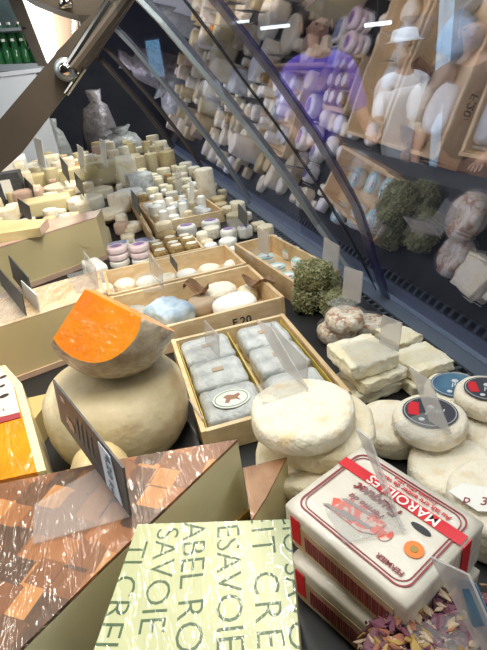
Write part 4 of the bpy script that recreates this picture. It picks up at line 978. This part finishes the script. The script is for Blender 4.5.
def person(x, y, yaw, H, label, shirt, legs, hair=True, hat=None, arm='down', extra=None):
    e = empty('person', (x, y, FZ), label, 'person', rz=yaw)
    k = H/1.7
    def skin(name, chain, edges, radii, m, sub=2):
        me = bpy.data.meshes.new(name); me.from_pydata([Vector(c)*k for c in chain], edges, [])
        o = bpy.data.objects.new(name, me); C.objects.link(o); o.parent = e; me.materials.append(m)
        sm = o.modifiers.new('s', 'SKIN'); sm.use_smooth_shade = True
        for i, r in enumerate(radii): me.skin_vertices[0].data[i].radius = (r[0]*k, r[1]*k) if isinstance(r, tuple) else (r*k, r*k)
        me.skin_vertices[0].data[0].use_root = True
        ss = o.modifiers.new('u', 'SUBSURF'); ss.levels = sub; ss.render_levels = sub
        return o
    if arm == 'up':   # right hand raised in front of the chest holding something, left forward
        eR, hR = (.26, -.12, 1.12), (.14, -.32, 1.22); eL, hL = (-.27, -.08, 1.12), (-.12, -.30, 1.10)
    elif arm == 'fwd':
        eR, hR = (.25, -.06, 1.10), (.20, -.30, 1.02); eL, hL = (-.25, -.06, 1.10), (-.18, -.28, 1.0)
    else:
        eR, hR = (.25, .0, 1.12), (.26, -.06, .86); eL, hL = (-.25, 0, 1.12), (-.26, -.06, .86)
    ch = [(0, 0, .92), (0, 0, 1.10), (0, .01, 1.28), (0, .01, 1.41), (0, 0, 1.48), (0, -.005, 1.54), (0, -.01, 1.60), (0, -.005, 1.67),
          (.17, .01, 1.38), eR, hR, (-.17, .01, 1.38), eL, hL, (.09, 0, .88), (.10, 0, .48), (.10, .02, .08), (.10, -.12, .03), (-.09, 0, .88), (-.10, 0, .48), (-.10, .02, .08), (-.10, -.12, .03)]
    ed = [(0, 1), (1, 2), (2, 3), (3, 4), (4, 5), (5, 6), (6, 7), (3, 8), (8, 9), (9, 10), (3, 11), (11, 12), (12, 13), (0, 14), (14, 15), (15, 16), (16, 17), (0, 18), (18, 19), (19, 20), (20, 21)]
    ra = [(.14, .10), (.12, .09), (.14, .10), (.10, .07), .052, (.062, .075), (.078, .092), (.06, .075), .058, .042, .028, .058, .042, .028, .085, .055, .04, .035, .085, .055, .04, .035]
    # five fingers on each hand
    for (el, hd_) in ((eR, hR), (eL, hL)):
        iw = 10 if hd_ is hR else 13
        d = (Vector(hd_)-Vector(el)).normalized(); s = d.cross(Vector((0, 0, 1)))
        s = (s if s.length > .2 else Vector((1, 0, 0))).normalized()
        pal = Vector(hd_)+d*.06; b0 = len(ch); ch.append(tuple(pal)); ra.append((.036, .018)); ed.append((iw, b0))
        for q_, off, ln in ((0, -.03, .055), (1, -.01, .068), (2, .01, .062), (3, .03, .048)):
            t0 = pal+s*off*1.0+d*.03; t1 = t0+d*ln*.7+Vector((0, 0, -.012)); i0 = len(ch); ch += [tuple(t0), tuple(t1)]; ra += [.010, .008]; ed += [(b0, i0), (i0, i0+1)]
        tt = pal-s*.05; i0 = len(ch); ch += [tuple(tt), tuple(tt+d*.035)]; ra += [.012, .009]; ed += [(b0, i0), (i0, i0+1)]
    skin('body', ch, ed, ra, M['skin'])
    skin('shirt', [(0, 0, .90), (0, 0, 1.10), (0, .01, 1.28), (0, .01, 1.415), (.175, .01, 1.375), tuple((Vector((.17, .01, 1.38))+Vector(eR))/2), (-.175, .01, 1.375), tuple((Vector((-.17, .01, 1.38))+Vector(eL))/2), eR, eL],
         [(0, 1), (1, 2), (2, 3), (3, 4), (4, 5), (3, 6), (6, 7), (5, 8), (7, 9)], [(.17, .12), (.145, .11), (.165, .12), (.11, .085), .075, .065, .075, .065, .052, .052], shirt)
    skin('trousers', [(0, 0, .97), (0, 0, .90), (.095, 0, .84), (.10, 0, .48), (.10, .02, .10), (-.095, 0, .84), (-.10, 0, .48), (-.10, .02, .10)], [(0, 1), (1, 2), (2, 3), (3, 4), (1, 5), (5, 6), (6, 7)],
         [(.15, .115), (.155, .12), .10, .075, .06, .10, .075, .06], legs)
    fy = -.098
    for sx_ in (-1, 1):
        V, Fc = wheel(.010, .006, .002, 12); ey = link('eye', ([Vector((v.x+sx_*.031, -v.z+fy+.008, v.y*.55+1.60))*k for v in V], Fc), M['blackprint'], e, local=True)
        V, Fc = wheel(.022, .012, .004, 14); link('ear', ([Vector(((v.z+.082)*sx_, v.x*.6-.0, v.y*1.3+1.59))*k for v in V], Fc), M['skin'], e, local=True, smooth=True)
    link('nose', ([Vector(p)*k for p in ((-.012, fy+.012, 1.565), (.012, fy+.012, 1.565), (0, fy+.012, 1.61), (0, fy-.022, 1.568))], [(0, 1, 2), (0, 1, 3), (1, 2, 3), (2, 0, 3)]), M['skin'], e, local=True)
    link('mouth', ([Vector((v.x*1.0, fy+.014-v.z, v.y*.28+1.54))*k for v in wheel(.022, .006, .002, 14)[0]], wheel(.022, .006, .002, 14)[1]), mat('lips', (.35, .12, .10), .5), e, local=True)
    if hair:
        V, Fc = lathe([(.085, 0), (.098, .03), (.102, .07), (.088, .115), (.05, .14), (.01, .148)], 28, .006, 5, 12, .92, 1.05)
        link('hair', ([Vector((v.x, v.y+.018, v.z+1.595))*k for v in V], Fc), M['hair'], e, local=True, smooth=True)
    if hat:
        prof = [(.105, .06), (.155, .0), (.160, .004), (.112, .075), (.100, .135), (.085, .150), (.02, .156)]
        V, Fc = lathe(prof, 36, .004, 2, 10); link('bucket_hat', ([Vector((v.x, v.y, v.z+1.615))*k for v in V], Fc[:-2]+[Fc[-1]]), hat, e, local=True, smooth=True)
    return e
def stand(px, dist):
    """ground position of someone seen in this column of the picture at this distance"""
    d = ray(px, 60); d.z = 0; d.normalize(); return d*dist
def face_me(p): return math.atan2(p.x, -p.y)*1.0
for (px, dist, H, lb, sh, lg, hat, arm, turn) in (
    (404, 4.1, 1.49, 'person in pale blue bucket hat and white shirt looking at the counter', 'shirt_w', 'shirt_k', M['hatm'], 'up', .5),
    (474, 2.9, 1.56, 'person in brown top at the right edge seen through the glass', 'shirt_b', 'shirt_r', None, 'fwd', -.3),
    (174, 7.2, 1.68, 'person in black jacket standing beyond the far end', 'shirt_k', 'shirt_k', None, 'down', .6),
    (207, 6.0, 1.60, 'person in white shirt and blue jeans beyond the glass', 'shirt_w', 'jeans', None, 'fwd', 1.2),
    (318, 3.3, 1.70, 'person in vivid purple jacket seen through the glass behind the dark painted reflection strip', 'shirt_p', 'shirt_k', None, 'fwd', .3)):
    p = stand(px, dist); yaw = math.atan2(p.y, p.x)-math.pi/2+turn
    person(p.x, p.y, yaw, H, lb, M[sh], M[lg], hair=hat is None, hat=hat, arm=arm)
# white carrier held by the person in the hat, screen and pole in the hall
p = stand(404, 3.55); V = rbox(.26, .07, .46, .03, 6, .02, 9, 8)
o = link('paper_bag', V, M['shirt_w'], smooth=True); o.location = (p.x, p.y, -.18); tag(o, 'white paper carrier held up in front of the person in the bucket hat', 'bag')
p = stand(443, 5.0)
e = empty('lamp_post', (p.x, p.y, FZ), 'pale blue lit vertical post in the hall behind the person in the hat', 'post')
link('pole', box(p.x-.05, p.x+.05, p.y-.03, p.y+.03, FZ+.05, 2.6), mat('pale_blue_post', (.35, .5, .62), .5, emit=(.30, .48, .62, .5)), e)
link('foot_plate', box(p.x-.12, p.x+.12, p.y-.1, p.y+.1, FZ, FZ+.05), M['cab'], e)
p = stand(155, 8.2)
e = empty('display_screen', (p.x, p.y, FZ), 'bright pale blue screen on a dark stand beyond the far end', 'screen')
zc = PY(155, 40, p.y).z; zb = PY(155, 77, p.y).z
link('screen_face', box(p.x-.10, p.x+.10, p.y-.03, p.y, zb, zc), mat('screen_glow', (.3, .6, .8), .4, emit=(.35, .75, 1.0, 1.2)), e)
link('housing', box(p.x-.12, p.x+.12, p.y+.0005, p.y+.04, zb-.03, zc+.03), M['cab'], e); link('stand', box(p.x-.03, p.x+.03, p.y+.005, p.y+.035, FZ, zb-.03), M['cab'], e)
for (px, py, dist, L_) in ((378, 24, 6.5, .32), (275, 27, 7.5, .4), (240, 22, 9, .3)):
    d = ray(px, py).normalized(); q = EYE+d*dist
    e = empty('tube_lamp', (q.x, q.y, q.z), 'white tube lamp glowing in the hall, %s' % {378: 'above the person in the hat', 275: 'middle one', 240: 'leftmost one'}[px], 'lamp')
    link('tube', tube([q-Vector((L_/2, 0, 0)), q+Vector((L_/2, 0, 0))], .02), mat('tube_glow', (1, 1, 1), .5, emit=(.9, .97, 1, 3)), e)
    link('housing', box(q.x-L_/2-.03, q.x+L_/2+.03, q.y-.03, q.y+.03, q.z+.022, q.z+.07), M['cab'], e)
    link('rod', box(q.x-.01, q.x+.01, q.y-.01, q.y+.01, q.z+.07, 2.9), M['cab'], e)
